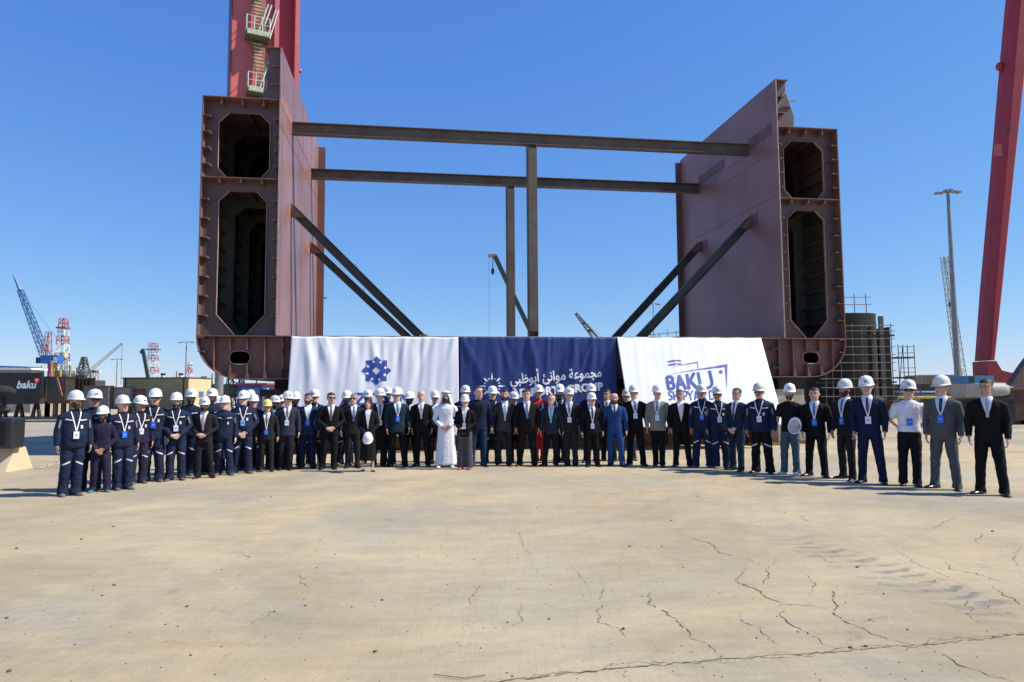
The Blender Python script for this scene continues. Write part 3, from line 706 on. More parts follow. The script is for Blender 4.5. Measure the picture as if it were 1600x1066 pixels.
# ---------------------------------------------------------------- left background
BLACK=M('black_sheet',(0.012,0.012,0.014),0.5); GREY=M('mid_grey_steel',(0.15,0.14,0.12),0.7,var=0.2,scale=1,bump=0.1)
GREY2=M('light_grey_steel',(0.27,0.26,0.24),0.7,var=0.15,scale=1); RUSTB=M('rusty_brown',(0.20,0.10,0.05),0.8,var=0.4,scale=1.5,bump=0.2)
TANB=M('tan_steel',(0.30,0.22,0.13),0.8,var=0.35,scale=1.5); WHITE=M('white_paint',(0.75,0.75,0.73),0.5); YEL=M('yellow_paint',(0.62,0.42,0.04),0.5,var=0.15); BLU=M('blue_paint',(0.03,0.13,0.42),0.45,var=0.12)
LBLU=M('light_blue_paint',(0.10,0.32,0.52),0.5,var=0.12); REDM=M('mast_red',(0.42,0.09,0.08),0.5); PINK=M('pedestal_red',(0.62,0.07,0.12),0.5)
t=thing('sign_block','black sheeted block with white baku lettering and a red dot, far left','hoarding',(-33.6,44,0))
MB().box(-6,3.25,0,0.3,1.40,3.02).build('sheeting',BLACK,t)
me=text_mesh('baku',0.48,1.72,2.03,width=1.22,off=0.022,shear=0.25); link('lettering',me,t,(0,-0.02,0)); me.materials.append(WHITEP)
m_=MB(); m_.tube([(3.0,-0.03,2.52),(3.0,-0.01,2.52)],0.17,16,ref=(0,0,1)); m_.build('red_dot',M('red_print',(0.75,0.02,0.04),0.5),t)
m_=MB()
for dx,dz in ((-0.05,0.04),(0.05,0.04),(0.0,-0.05)): m_.box(3.0+dx-0.025,3.0+dx+0.025,-0.045,-0.032,2.52+dz-0.04,2.52+dz+0.04)
m_.build('dot_mark',WHITEP,t)
MB().box(-6,3.2,0.05,0.6,1.0,1.395).build('lower_frame',M('dark_frame',(0.03,0.027,0.025),0.7,var=0.4),t)
for x in (-4,-2,-0.7,0.5,1.6,2.7):
    MB().prism([(x-0.35,0),(x-0.18,0),(x-0.02,1.0),(x-0.12,1.0)],'y',0.4,0.6).build('trestle_leg',M('dark_frame',(0.03,0.027,0.025),0.7),t); MB().prism([(x+0.35,0),(x+0.18,0),(x+0.02,1.0),(x+0.12,1.0)],'y',0.4,0.6).build('trestle_leg',M('dark_frame',(0.03,0.027,0.025),0.7),t)
t=thing('warehouse','low warehouse with a blue roof and white eaves behind the black hoarding','warehouse',(-47.4,60,0))
MB().box(-12,5.2,0,1.6,0,3.75).build('wall',GREY2,t); MB().prism([(-12.2,3.75),(5.4,3.75),(5.3,3.9),(-12.2,4.35)],'y',-0.3,1.8).build('eaves',WHITE,t); MB().prism([(-12.2,4.36),(5.3,3.91),(4.6,4.05),(-12.2,4.65)],'y',-0.2,1.7).build('roof',BLU,t)
# grey and rusty hull blocks on stands
def block_unit(name,label,x0,x1,y,z0,z1,mt,extra=None,d=0.6):
    t=thing(name,label,'steel block',((x0+x1)/2,y,0)); wd=(x1-x0)/2
    MB().box(-wd,wd,0,d,z0,z1).build('block_body',mt,t)
    MB().box(-wd-0.05,wd+0.05,-0.06,d,z1+0.002,z1+0.07).build('top_flange',RUSTB,t)
    k=max(2,int(wd*1.2))
    for i in range(k):
        x=-wd+0.25+(2*wd-0.5)*i/(k-1); MB().box(x-0.11,x+0.11,0.3,0.55,0,z0-0.002).build('stand',RUSTB if i%2 else TANB,t)
    MB().box(-wd,wd,-0.05,0.25,z0-0.16,z0-0.004).build('bottom_beam',RUSTB,t)
    return t
t=block_unit('steel_block','tan steel block with a dark ladder beside the black baku hoarding',-31.75,-31.25,46,1.3,2.75,TANB)
m_=MB()
for x in (-0.14,0.14): m_.box(x-0.02,x+0.02,-0.12,-0.08,1.3,2.6)
for k in range(7): m_.box(-0.14,0.14,-0.12,-0.08,1.4+k*0.18,1.43+k*0.18)
m_.build('ladder',BLACK,t)
t=block_unit('steel_block','dark grey steel block with a slanting red prop behind the workers at the left',-31.2,-30.15,46,1.15,2.72,GREY)
MB().beam((0.55,-0.2,1.5),(0.15,-0.2,2.75),0.10,0.10).build('red_prop',M('prop_red',(0.45,0.12,0.09),0.6),t)
block_unit('steel_block','narrow tan steel block behind the moustached worker',-30.1,-29.45,46,1.15,2.66,TANB)
t=block_unit('steel_block','rusty ribbed steel block behind the helmets at the left',-29.4,-28.55,46.2,1.1,2.62,RUSTB)
for k in range(4): MB().box(-0.4+0.24*k,-0.34+0.24*k,-0.12,-0.01,1.1,2.6).build('rib',BLACK,t)
block_unit('steel_block','long plain mid grey steel block between two groups of helmets',-28.5,-26.85,45.5,0.6,2.1,GREY)
block_unit('steel_block','pale grey steel block in front of the beige building',-26.8,-25.7,46,0.75,2.0,GREY2)
block_unit('steel_block','small rusty steel block at the foot of the beige building',-25.6,-25.2,46.4,0.7,1.9,RUSTB)
# beige building
BEI=M('beige_cladding',(0.66,0.46,0.19),0.8,var=0.08,scale=0.6); BEL=M('sunlit_cladding',(0.66,0.52,0.30),0.8,var=0.08,scale=1)  # side wall gets a paler copy, its sunlight put into the colour
t=thing('beige_building','flat roofed beige building with a dark parapet and two roof fans','building',(-23.72,50,0),R(0))
MB().box(-4.75,0,0,3.8,0,2.72).build('wall',BEI,t)
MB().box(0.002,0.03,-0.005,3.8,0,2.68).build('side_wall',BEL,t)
m_=MB()
for z in np.arange(0.2,2.65,0.22): m_.box(-4.74,-0.02,-0.012,-0.002,z-0.008,z+0.008)
m_.build('cladding_joints',M('joint_brown',(0.28,0.2,0.1),0.9),t)
MB().box(-4.82,0.06,-0.06,3.85,2.722,2.80).build('parapet',M('dark_parapet',(0.08,0.075,0.06),0.8),t)
for x in (-0.3,-4.55): MB().box(x-0.03,x+0.03,-0.05,-0.013,0,2.72).build('downpipe',BLACK,t)
MB().box(0.031,0.05,1.7,2.5,1.3,1.75).build('window',M('blue_window',(0.05,0.14,0.3),0.2),t)
for x,y in ((-2.6,1.5),(-1.25,1.5)):
    f=MB(); f.tube([(x,y,2.80),(x,y,2.98)],0.15,12); ff=f.build('roof_fan',WHITE,t); MB().tube([(x,y,2.99),(x,y,3.13)],0.17,12).build('fan_cowl',BLACK,ff)
for k in range(4): MB().box(-0.45+0.12*k,-0.38+0.12*k,3,3.2,2.805,2.9+0.05*(k%2)).build('roof_vent',GREY2,t)
# ship crane with blue lattice jib
t=thing('pedestal_crane','blue lattice jib crane on a red pedestal, far left','crane',(-81.2,120,0))
MB().tube([(0,0,0.2),(0,0,6.9)],0.42,14).build('pedestal',PINK,t)
MB().box(-1.2,1.75,-0.9,0.9,6.9,8.35).build('machine_house',BLU,t); MB().box(-2.2,-1.25,-0.6,0.6,6.95,8.0).build('cab',M('dark_blue_paint',(0.02,0.06,0.16),0.4),t); MB().box(1.1,1.7,-0.93,-0.905,7.0,8.0).build('white_panel',WHITE,t)
m_=lattice(MB(),(-1.0,0,8.35),(-5.9,0,19.9),1.1,0.65,14,0.085,0.045); m_.tube([(-5.9,0,19.9),(-7.2,0,22.7)],[0.35,0.15],6); m_.build('jib',M('jib_blue',(0.035,0.13,0.30),0.5),t)
MB().tube([(-6.1,0,20.2),(0.8,0,11.5)],0.03,4).build('luffing_rope',GREY,t)
m_=lattice(MB(),(-0.1,-0.95,8.35),(0.1,-0.95,12.4),1.1,0.6,5,0.07,0.035); m_.build('mast_frame',REDM,t)
def derrick(x,y,zb,zt,w0,w1,n,label,crown=True):
    t=thing('drilling_derrick',label,'drilling derrick',(x,y,0)); 
    for i in range(n):
        a=zb+(zt-zb)*i/n; b=zb+(zt-zb)*(i+1)/n; u=w0+(w1-w0)*i/n; v=w0+(w1-w0)*(i+1)/n
        lattice(MB(),(0,0,a),(0,0,b),u,v,2,0.10,0.05).build('tower_segment',REDM if i%2 else WHITE,t)
    MB().box(-w1*0.95,w1*0.95,-w1*0.8,w1*0.8,zt-(zt-zb)*0.19,zt-(zt-zb)*0.16).build('crown_platform',GREY,t)
    m_=MB(); m_.box(-w0*0.75,w0*0.75,-w0*0.6,w0*0.6,0,zb-0.002); m_.build('substructure',M('grey_substructure',(0.2,0.2,0.19),0.8),t)
    return t
t=derrick(-85.8,130,6.0,15.9,2.0,1.0,6,'red and white lattice drilling derrick beside the blue jib crane')
MB().box(-1.6,-0.5,-1.4,-0.4,3.5,8.0).build('yellow_unit',YEL,t); MB().box(0.8,4.5,-2,-1,3.3,4.5).build('yellow_pipes',YEL,t); MB().tube([(1.1,-1,8.4),(1.1,-1,9.4)],0.55,12).build('tank',M('pale_tan_tank',(0.6,0.5,0.32),0.6),t)
lattice(MB(),(1.1,-1,0),(1.1,-1,8.4),0.7,0.7,6,0.07,0.04).build('tank_tower',GREY,t)
derrick(-105.3,200,5.5,16.2,2.5,1.7,6,'slim red and white lattice derrick above the roof of the beige building')
derrick(-94.5,200,5.5,10.6,1.3,0.8,3,'small pink lattice tower just left of the hull, over the beige roof')
# far vessels, masts and pipes between: distinct things
def mast(name,label,x,y,z,cat,r=0.15,arm=1.2,heads=2,mt=None,group=None):
    t=thing(name,label,cat,(x,y,0),0,group); mt=mt or M('galvanised_pole',(0.22,0.23,0.23),0.5)
    MB().tube([(0,0,0),(0,0,z)],[r,r*0.55],8).build('pole',mt,t)
    m_=MB(); m_.box(-arm,arm,-0.06,0.06,z,z+0.12); hd=m_.build('lamp_arm',mt,t)
    for s in range(heads):
        x=-arm+2*arm*s/(max(1,heads-1)); MB().box(x-0.35,x+0.35,-0.5,0.2,z-0.14,z-0.005).build('lamp_head',mt,hd)
    return t
mast('light_mast','thin pale light mast standing over the beige roof close to the hull',-71.7,150,12.7,'light mast',0.2,1.4)
mast('light_mast','short thin light mast left of the beige building, beside the far crane',-110,190,11.0,'light mast',0.2,1.4)
mast('light_mast','light mast seen just right of the left wing of the hull',-25.7,90,14.1,'light mast',0.13,0.9)
mast('light_mast','low double lamp seen just above the left white banner',-34,120,9.9,'light mast',0.13,1.1)
mast('light_mast','light mast seen between the two right diagonal braces',25,120,16.7,'light mast',0.14,0.9)
t=thing('telescopic_crane','dark telescopic crane boom standing beside the thin red and white derrick','crane',(-80,150,0))
MB().beam((-1.3,0,11.3),(0.6,0,2.4),0.5,0.6).build('boom',M('boom_dark_green',(0.03,0.05,0.045),0.5),t); MB().box(-2.5,2.5,-1.2,1.2,0.9,2.3).build('carrier',YEL,t); MB().ell((-1.6,0,10.6),(0.35,0.3,0.45),8,6).build('hook_block',BLACK,t)
for x in (-1.6,0,1.6): MB().tube([(x,-1.3,0.6),(x,1.3,0.6)],0.6,12).build('wheel',BLACK,t)
t=thing('lattice_crane','pale distant lattice crane with a low jib left of the beige building','crane',(-122,200,0))
lattice(MB(),(-6,0,4.5),(7.5,0,16.2),0.9,0.4,14,0.05,0.03).build('jib',M('pale_grey_jib',(0.42,0.42,0.4),0.6),t); MB().tube([(7.5,0,16.2),(7.5,0,4)],0.07,4).build('hoist_rope',GREY,t); MB().box(-8.5,-4,-1.5,1.5,0,4.4).build('crane_body',GREY2,t)
t=thing('drilling_rig','grey cluttered rig tower behind the long grey steel block','rig',(-106.7,170,0))
lattice(MB(),(0,0,3),(0,0,10.6),3.2,0.7,6,0.22,0.14).build('rig_tower',M('rig_grey',(0.10,0.11,0.10),0.8),t)
MB().box(-1.8,1.8,-2,2,0,5.2).build('rig_deck',M('rig_grey',(0.10,0.11,0.10),0.8),t)
for k in range(6): MB().tube([(-1.6+k*0.6,-2.1,5.2),(-1.6+k*0.6,-2.1,6.2+0.9*((k*7)%3))],0.15,6).build('vent_pipe',GREY,t)
t=thing('workshop_frame','white and red scaffold frame tower right of the grey rig','frame',(-107,175,0))
lattice(MB(),(0,0,0),(0,0,6.9),1.3,1.3,5,0.08,0.05).build('frame_tower',GREY2,t); MB().box(-0.8,0.8,-0.8,0.8,6.95,7.5).build('top_deck',REDM,t); MB().box(0.9,1.5,-0.5,0.5,7.0,7.35).build('link_beam',WHITE,t)
t=thing('service_vessel','dark low vessel with small masts behind the long grey steel block','vessel',(-105,230,0))
MB().box(-14,22,-3,3,0,4.4).build('vessel_hull',M('vessel_dark',(0.05,0.05,0.05),0.7),t)
for k,(x,h) in enumerate(((-8,9),(-2,6.5),(4,8.2),(9,6.2),(14,7),(19,6.4))): MB().tube([(x,0,4.4),(x,0,h)],[0.35,0.15],6).build('mast',GREY,t)
t=thing('service_vessel','pipe racks and winches of a vessel at the foot of the blue jib crane','vessel',(-92,118,0))
MB().box(-2,20,-3,3,0,3.9).build('vessel_hull',M('vessel_dark',(0.05,0.05,0.05),0.7),t)
for k,(x,h) in enumerate(((-0.5,5.6),(0.6,6.6),(2,5.2),(15.4,5.4),(17,5.0),(18.6,5.7))): MB().ell((x,-1,h-0.7),(0.8,0.7,0.9),7,5).build('deck_gear',M('rig_grey',(0.10,0.11,0.10),0.8),t)
for k in range(5): MB().tube([(10.5+k*1.6,-2,3.9),(10.5+k*1.6,-2,5.6+0.8*(k%3))],0.2,6).build('pipe',YEL if k%2 else TANB,t)

# under and behind the hull at the left
t=thing('grey_column','plain grey column standing behind the beige building under the hull bilge','column',(-17.15,40,0))
MB().tube([(0,0,0),(0,0,7)],0.24,14).build('shaft',M('column_grey',(0.2,0.21,0.2),0.6),t)
t=thing('lattice_boom','dark thin lattice mast under the hull beside the blue cab','mast',(-15.6,38,0))
lattice(MB(),(0.6,0,0),(-0.3,0,6),0.6,0.6,12,0.05,0.03).build('mast_frame',BLACK,t)
t=thing('truck','blue truck cab with a red roof rail parked under the hull','truck',(-11.5,30,0))
m_=MB(); m_.box(-0.56,0.52,0,2.4,0.75,2.0); m_.build('cab',M('cab_blue',(0.02,0.09,0.33),0.35),t); MB().box(-0.35,0.42,-0.02,-0.005,1.35,1.85).build('windscreen',M('windscreen',(0.10,0.2,0.42),0.1),t)
MB().box(-0.6,0.75,-0.1,2.3,2.004,2.07).build('roof_rail',M('roof_red',(0.5,0.05,0.05),0.5),t); MB().box(0.64,0.80,-0.15,0.1,1.2,1.85).build('mirror',M('mirror_glass',(0.3,0.45,0.6),0.15),t)
MB().beam((0.5,-0.1,1.0),(0.85,-0.1,1.5),0.06,0.1).build('red_stay',M('roof_red',(0.5,0.05,0.05),0.5),t)
MB().box(-0.6,0.55,0,6,0.35,0.745).build('chassis',BLACK,t)
for x in (-0.5,0.45):
    for y in (0.7,4.8):
        wv=MB(); wv.tube([(x-0.13,y,0.45),(x+0.13,y,0.45)],0.45,16,ref=(0,0,1)); wv.build('wheel',BLACK,t)
# centre background cranes
t=thing('telescopic_crane','dark telescopic crane boom with a hook seen between the two hull posts','crane',(2.5,90,0))
MB().beam((-4.7,0,19.5),(0.8,0,7.6),0.55,0.6).build('boom',M('boom_dark_green',(0.03,0.05,0.045),0.5),t); MB().beam((0.7,0,7.9),(3.2,0,2.2),0.8,0.85).build('boom_base',M('boom_dark_green',(0.03,0.05,0.045),0.5),t)
MB().box(-0.5,6,-1.3,1.3,0.9,2.3).build('carrier',YEL,t); MB().box(-5.6,-4.5,-0.2,0.2,19.4,19.8).build('jib_head',M('head_red',(0.4,0.2,0.18),0.5),t)
m_=MB(); m_.tube([(-5.0,0,19.4),(-5.0,0,17.9)],0.05,4); m_.build('hoist_rope',GREY,t); MB().ell((-5.0,0,17.5),(0.22,0.2,0.5),8,6).build('hook_block',BLACK,t); MB().tube([(-5.5,0,19.4),(-5.5,0,3)],0.02,4).build('tag_line',GREY,t)
for x in (0.6,2.6,4.8): MB().tube([(x,-1.3,0.6),(x,1.3,0.6)],0.6,12).build('wheel',BLACK,t)
t=thing('lattice_crane','small dark lattice jib seen over the navy banner','crane',(28,200,0))
m_=lattice(MB(),(-9.2,0,24.2),(-3.2,0,16.5),0.6,1.5,8,0.14,0.09); m_.build('jib',M('rig_grey',(0.10,0.11,0.10),0.8),t); lattice(MB(),(-3.2,0,16.5),(2,0,9),1.6,1.8,8,0.12,0.08).build('jib_foot',GREY2,t)
MB().box(0,5,-2,2,0,9).build('crane_body',GREY,t); MB().tube([(-9.2,0,24.2),(4,0,12)],0.05,4).build('stay_rope',GREY,t); MB().ell((-7,0,21.2),(0.6,0.5,0.4),6,5).build('sheave',BLACK,t); MB().ell((-5.3,0,19),(0.8,0.6,0.5),6,5).build('sheave',BLACK,t)
t=thing('staging','thin scaffold rails standing above the white logo banner beside the right wall','scaffold',(17.5,60,0))
m_=MB()
for k in range(9): m_.tube([(-6.0+k*0.75,0,0),(-6.0+k*0.75,0,6.5+0.07*k+0.25*(k%2))],0.03,4)
for z in (6.0,6.4): m_.tube([(-6.3,0,z),(0.2,0,z+0.55)],0.03,4)
m_.build('scaffold_tubes',GREY,t); MB().box(-0.9,0.3,0,2,0,6.45).build('red_panel',RUSTB,t)

# ---------------------------------------------------------------- right background
t=thing('steel_tank_block','tall dark curved steel block wrapped in scaffold, right of the hull','steel block',(19.6,40,0))
DK=M('dark_block_steel',(0.019,0.014,0.010),0.85,var=0.25,scale=0.8,bump=0.1)
m_=MB(); rg=lambda z:[(x,y,z) for x,y in ((-2.2,0.4),(-1,0.15),(0.5,0.0),(1.6,0.15),(2.1,0.5),(2.2,1.2),(2.2,4),(-2.2,4))]; m_.loft([rg(0),rg(6.1)]); smooth_angle(m_.build('curved_shell',DK,t),50)
m_=MB(); m_.prism([(2.25,0),(2.95,0),(2.95,5.3),(2.85,5.3),(2.6,4.95),(2.25,4.9)],'y',0.6,4); m_.build('side_block',DK,t)
m_=MB(); m_.box(2.05,2.3,0.05,0.2,0,5.9); m_.build('shell_edge',GREY,t); MB().prism([(-2.2,6.12),(-0.9,6.12),(-0.5,6.35),(-1.0,6.4)],'y',0.6,1.5).build('loose_plate',BLACK,t)
SCF=M('scaffold_tube',(0.16,0.13,0.10),0.6,var=0.3,scale=2); DKB=M('dark_boards',(0.05,0.045,0.035),0.9)
for lab,loc,x0,x1,zs,px_ in (('scaffold wrapped round the front of the tall dark block',(19.6,38.6,0),-2.2,2.1,(1.2,1.7,2.2,2.65,3.1,3.55,4.0,4.45,4.9,5.2),(-1.9,-1.5,-1.0,-0.3,0.25,0.8,1.4,1.9)),('scaffold tower with two dark decks right of the tall dark block',(21.95,38.8,0),0.0,0.95,(1.7,1.95,2.55,2.8,3.4,3.65,4.0),(0.02,0.3,0.55,0.93)),('light scaffold rails on top of the tall dark block',(19.6,40.6,6.3),-2.2,1.9,(0.35,0.8),(0.9,1.6))):
    t=thing('scaffold',lab,'scaffold',loc); zz=max(zs)+0.12 if loc[2]==0 else 1.0
    for x in px_: m_=MB(); m_.tube([(x,0,-0.2 if loc[2] else 0),(x,0,zz)],0.026,5); m_.build('upright',SCF,t)
    for z in zs: m_=MB(); m_.tube([(x0,-0.03,z),(x1,-0.03,z)],0.022,5); m_.build('ledger',SCF,t)
    if loc[2]==0:
        for z in (zs[1]+0.25,zs[-2]-0.3): MB().box(x0,x1,0.0,0.7,z,z+0.09).build('deck_board',DKB,t)
        m_=MB(); m_.tube([(px_[0],0.03,zs[0]),(px_[1],0.03,zs[-1])],0.024,4); m_.build('brace_tube',SCF,t)
t=thing('steel_block','dark low hull block with rusty props left of the captain in white','steel block',(25.5,44,0))
MB().box(-7.2,1.9,0,4,0.75,1.9).build('block_body',M('dark_block2',(0.045,0.038,0.03),0.8,var=0.3,scale=1.5),t); MB().beam((0.2,-0.1,1.8),(0.7,-0.1,1.1),0.08,0.12).build('pale_prop',TANB,t)
MB().box(-7.2,1.9,-0.08,0.2,0.60,0.745).build('rust_beam',M('orange_rust',(0.36,0.14,0.05),0.8,var=0.3),t)
for k in range(9): x=-7+k*1.08; MB().box(x-0.08,x+0.08,0.1,0.35,0,0.59).build('stand',RUSTB if k%2 else TANB,t)
t=thing('container','beige container behind the grey suited man at the right','container',(31.4,50,0))
MB().box(-1.3,1.15,0,2.4,1.2,2.6).build('container_body',M('container_beige',(0.34,0.28,0.18),0.7,var=0.1),t); MB().box(-1.2,1.1,0.2,2.2,0.0,1.19).build('skid',BLACK,t)
m_=MB()
for k in range(12): m_.box(-1.25+k*0.2,-1.18+k*0.2,-0.025,-0.002,1.25,2.55)
m_.build('corrugation',M('container_beige_dark',(0.28,0.23,0.14),0.7),t)
t=thing('boat_hull','grey and cream rounded boat hull on a trailer behind the dark suited man','boat',(20.4,30,0))
m_=MB(); sec=[]
for x,wd,zt,zb in ((-0.88,0.55,1.83,1.28),(-0.9,0.6,1.85,1.22),(0.3,0.6,1.86,1.22),(0.75,0.58,1.86,1.24),(1.05,0.5,1.8,1.3),(1.18,0.3,1.66,1.38),(1.22,0.1,1.56,1.46)):
    c=(zt+zb)/2;h=(zt-zb)/2; sec.append([(x,wd*math.copysign(abs(math.cos(a))**0.6,math.cos(a)),c+h*math.copysign(abs(math.sin(a))**0.6,math.sin(a))) for a in [2*PI*k/14 for k in range(14)]])
m_.loft(sec); m_.build('hull',M('cream_gelcoat',(0.36,0.34,0.29),0.6,var=0.1),t,smooth=True); MB().box(-0.96,0.02,-0.63,-0.605,1.25,1.82).build('grey_cover',GREY2,t); MB().box(-0.95,1.5,-0.5,0.5,1.08,1.2).build('trailer_frame',BLACK,t)
for x in (-0.5,0.15,0.9):
    for y in (-0.5,0.35): MB().tube([(x,y,0.34),(x,y+0.2,0.34)],0.34,18,ref=(0,0,1)).build('wheel',BLACK,t)
MB().box(-0.9,1.4,-0.25,0.3,0.45,1.07).build('trailer_body',BLACK,t)
t=thing('machine_box','light blue and dark green machine box below the crane foot','machine box',(29.9,44,0))
MB().box(-0.55,1.1,0,1.6,1.4,2.42).build('box_body',LBLU,t); MB().box(-0.55,-0.15,-0.03,-0.003,1.42,2.38).build('green_door',M('dark_green',(0.02,0.09,0.08),0.5),t); MB().tube([(0.55,-0.04,1.9),(0.55,-0.005,1.9)],0.16,12,ref=(0,0,1)).build('round_port',BLACK,t); MB().box(-0.4,1.0,0.1,1.5,0,1.39).build('stand',BLACK,t)
t=thing('machine_box','light blue steel bin behind the dark suited man at the right edge','machine box',(21.6,31,0))
MB().box(-0.75,0.35,0,1.4,0.25,1.02).build('bin_body',M('sky_blue_paint',(0.13,0.42,0.68),0.5,var=0.1),t); MB().box(-0.7,0.3,0.1,1.3,0,0.245).build('skid',BLACK,t)
t=thing('hull_block','brown angled hull block leaning up at the right edge','hull block',(30.3,40,0))
m_=MB(); m_.prism([(-1.15,1.78),(-0.35,2.9),(0.35,3.75),(3.2,5.6),(3.6,1.6),(0,1.52)],'y',0,0.5); m_.build('block_body',M('brown_grey_primer',(0.15,0.085,0.07),0.6,var=0.15),t)
MB().beam((0.0,-0.03,1.7),(1.6,-0.03,3.6),0.04,0.3,up=(0,1,0)).build('stiffener',PRIM,t)
t=thing('support_frame','dark red brown support frame under the angled hull block','support frame',(22.7,30.5,0))
MB().box(-0.55,2.2,0,2,0.2,1.55).build('frame_body',M('brown_support',(0.10,0.04,0.03),0.7,var=0.3),t); MB().box(-0.6,2.25,-0.05,2.05,1.553,1.66).build('cap_plate',RUSTB,t)
for x in (-0.4,0.6,1.6): MB().box(x,x+0.4,0.2,1.8,0,0.197).build('foot',BLACK,t)
t=thing('small_lamp_post','thin pale lamp post in front of the red crane foot','lamp post',(21.35,28.5,0))
MB().tube([(0,0,0),(0,0,2.38)],0.04,8).build('post',GREY2,t); MB().box(-0.12,0.06,-0.12,0.1,2.382,2.46).build('lamp_head',GREY,t)
t=thing('safety_barrier','yellow pipe barrier behind the captain in white','barrier',(26.5,40,0))
for z in (0.75,1.1): MB().tube([(-4,0,z),(2.6,0,z)],0.07,6).build('rail',YEL,t)
for k in range(7): MB().tube([(-4+k*1.1,0,0),(-4+k*1.1,0,1.1)],0.05,6).build('post',YEL,t)
t=thing('pipe_rack','blue and white pipe rack behind the captain in white','rack',(24.8,41.6,0))
for k in range(3): MB().box(-1.4,1.6,0,0.8,1.0+0.19*k,1.08+0.19*k).build('shelf',LBLU if k%2 else WHITE,t)
for x in (-1.3,0,1.5): MB().box(x-0.04,x+0.04,-0.02,0.06,0,1.6).build('upright',BLU,t)
t=thing('pallet_stack','small rusty and white crates on stands below the scaffolded block','crates',(20.5,38,0))
for k,(x,mt) in enumerate(((-1.6,TANB),(-0.9,RUSTB),(-0.2,GREY2),(0.9,RUSTB),(1.8,TANB))): MB().box(x-0.28,x+0.28,0,0.7,0.45,0.98+0.08*(k%3)).build('crate',mt,t)
MB().box(-2,2.3,0,0.8,0.36,0.445).build('pallet_deck',RUSTB,t)
for x in (-1.8,0,2.1): MB().box(x-0.05,x+0.05,0.1,0.6,0,0.355).build('pallet_leg',TANB,t)
# high mast light and lattice boom
t=thing('high_mast_light','tall grey high mast light with a ring of floodlights, right of the hull','light mast',(39.1,60,0))
MB().tube([(0,0,0),(0,0,19.2)],[0.29,0.13],12).build('pole',M('galvanised_pole',(0.22,0.23,0.23),0.5),t)
MB().tube([(-1.1,0,19.1),(1.1,0,19.1)],0.07,6).build('ring_bar',GREY2,t)
for x,z in ((-0.98,18.98),(-0.6,19.0),(-0.2,19.2),(0.2,19.25),(0.6,19.1),(0.95,19.05)): MB().box(x-0.14,x+0.14,-0.25,0.2,z-0.06,z+0.10).build('floodlight',GREY2,t)
t=thing('lattice_crane','pale lattice crane boom leaning beside the high mast light','crane',(67,100,0))
lattice(MB(),(-2.9,0,21.0),(-1.2,0,1.6),0.7,1.0,24,0.06,0.035).build('boom',M('pale_boom',(0.42,0.38,0.27),0.6),t); MB().box(-3,3,-1.5,1.5,0,1.8).build('crawler_body',GREY,t); MB().tube([(-2.9,0,21.0),(-2.2,0,8)],0.04,4).build('hoist_rope',GREY,t); MB().ell((-2.75,-0.6,13.8),(0.3,0.3,0.45),8,5).build('sheave',GREY,t)

# ---------------------------------------------------------------- concrete barrier and gear at the left edge
t=thing('concrete_barrier','beige concrete barrier block at the left edge of the photo','barrier',(-10.95,15.2,0))
m_=MB()
sec=lambda x,i:[(x,-0.42,0),(x,-0.36,0.12),(x,-0.2,0.42),(x,-0.16,0.5),(x,0.16,0.5),(x,0.2,0.42),(x,0.36,0.12),(x,0.42,0)]
m_.loft([sec(-2.5,0),sec(0.08,0)]); 
smooth_angle(m_.build('barrier_body',M('beige_concrete',(0.62,0.50,0.34),0.9,var=0.1,scale=2,bump=0.3),t),20)
t=thing('debris_line','narrow strip of broken mortar along the joint by the concrete barrier','rubble',(-10.6,15.3,0))
m_=MB(); rnd=random.Random(9)
for k in range(60):
    q=k/60; m_.ell((0.0-0.9*q+rnd.uniform(-.06,.06),0.1+3.2*q,0.01),(rnd.uniform(.02,.07),rnd.uniform(.02,.06),rnd.uniform(.01,.03)),6,4)
tag(m_.build('mortar_crumbs',CB,t),kind='stuff')
t=thing('speaker_case','black plastic loudspeaker case standing on the barrier, cut by the left edge','loudspeaker',(-10.9,14.95,0.5))
m_=MB(); m_.box(-0.5,0.17,-0.22,0.2,0.0,0.66); o=m_.build('case',M('black_plastic',(0.02,0.021,0.025),0.45,var=0.2),t); bv=o.modifiers.new('b','BEVEL'); bv.width=0.05; bv.segments=3
MB().box(-0.40,0.02,-0.235,-0.222,0.08,0.58).build('grille',M('speaker_grille',(0.006,0.006,0.007),0.8),t)
t=thing('tripod_camera','black video camera with furry microphone on the case, cut by the left edge','camera',(-11.0,14.9,1.162))
m_=MB(); m_.tube([(-0.12,0,0),(-0.1,0,0.25)],0.03,8); m_.build('support',BLACK,t)
m_=MB(); m_.ell((-0.05,0,0.16),(0.14,0.09,0.08),10,7); m_.build('hand_grip',BLACK,t,smooth=True)
m_=MB(); m_.box(-0.5,-0.05,-0.1,0.1,0.26,0.42); m_.build('camera_body',BLACK,t)
rnd=random.Random(5); m_=MB(); m_.ell((-0.1,-0.02,0.56),(0.30,0.12,0.13),22,16); m_.v=[(x+rnd.uniform(-.012,.012),y+rnd.uniform(-.012,.012),z+rnd.uniform(-.012,.012)) for x,y,z in m_.v]; m_.build('microphone',M('fur_black',(0.03,0.03,0.033),0.95),t)

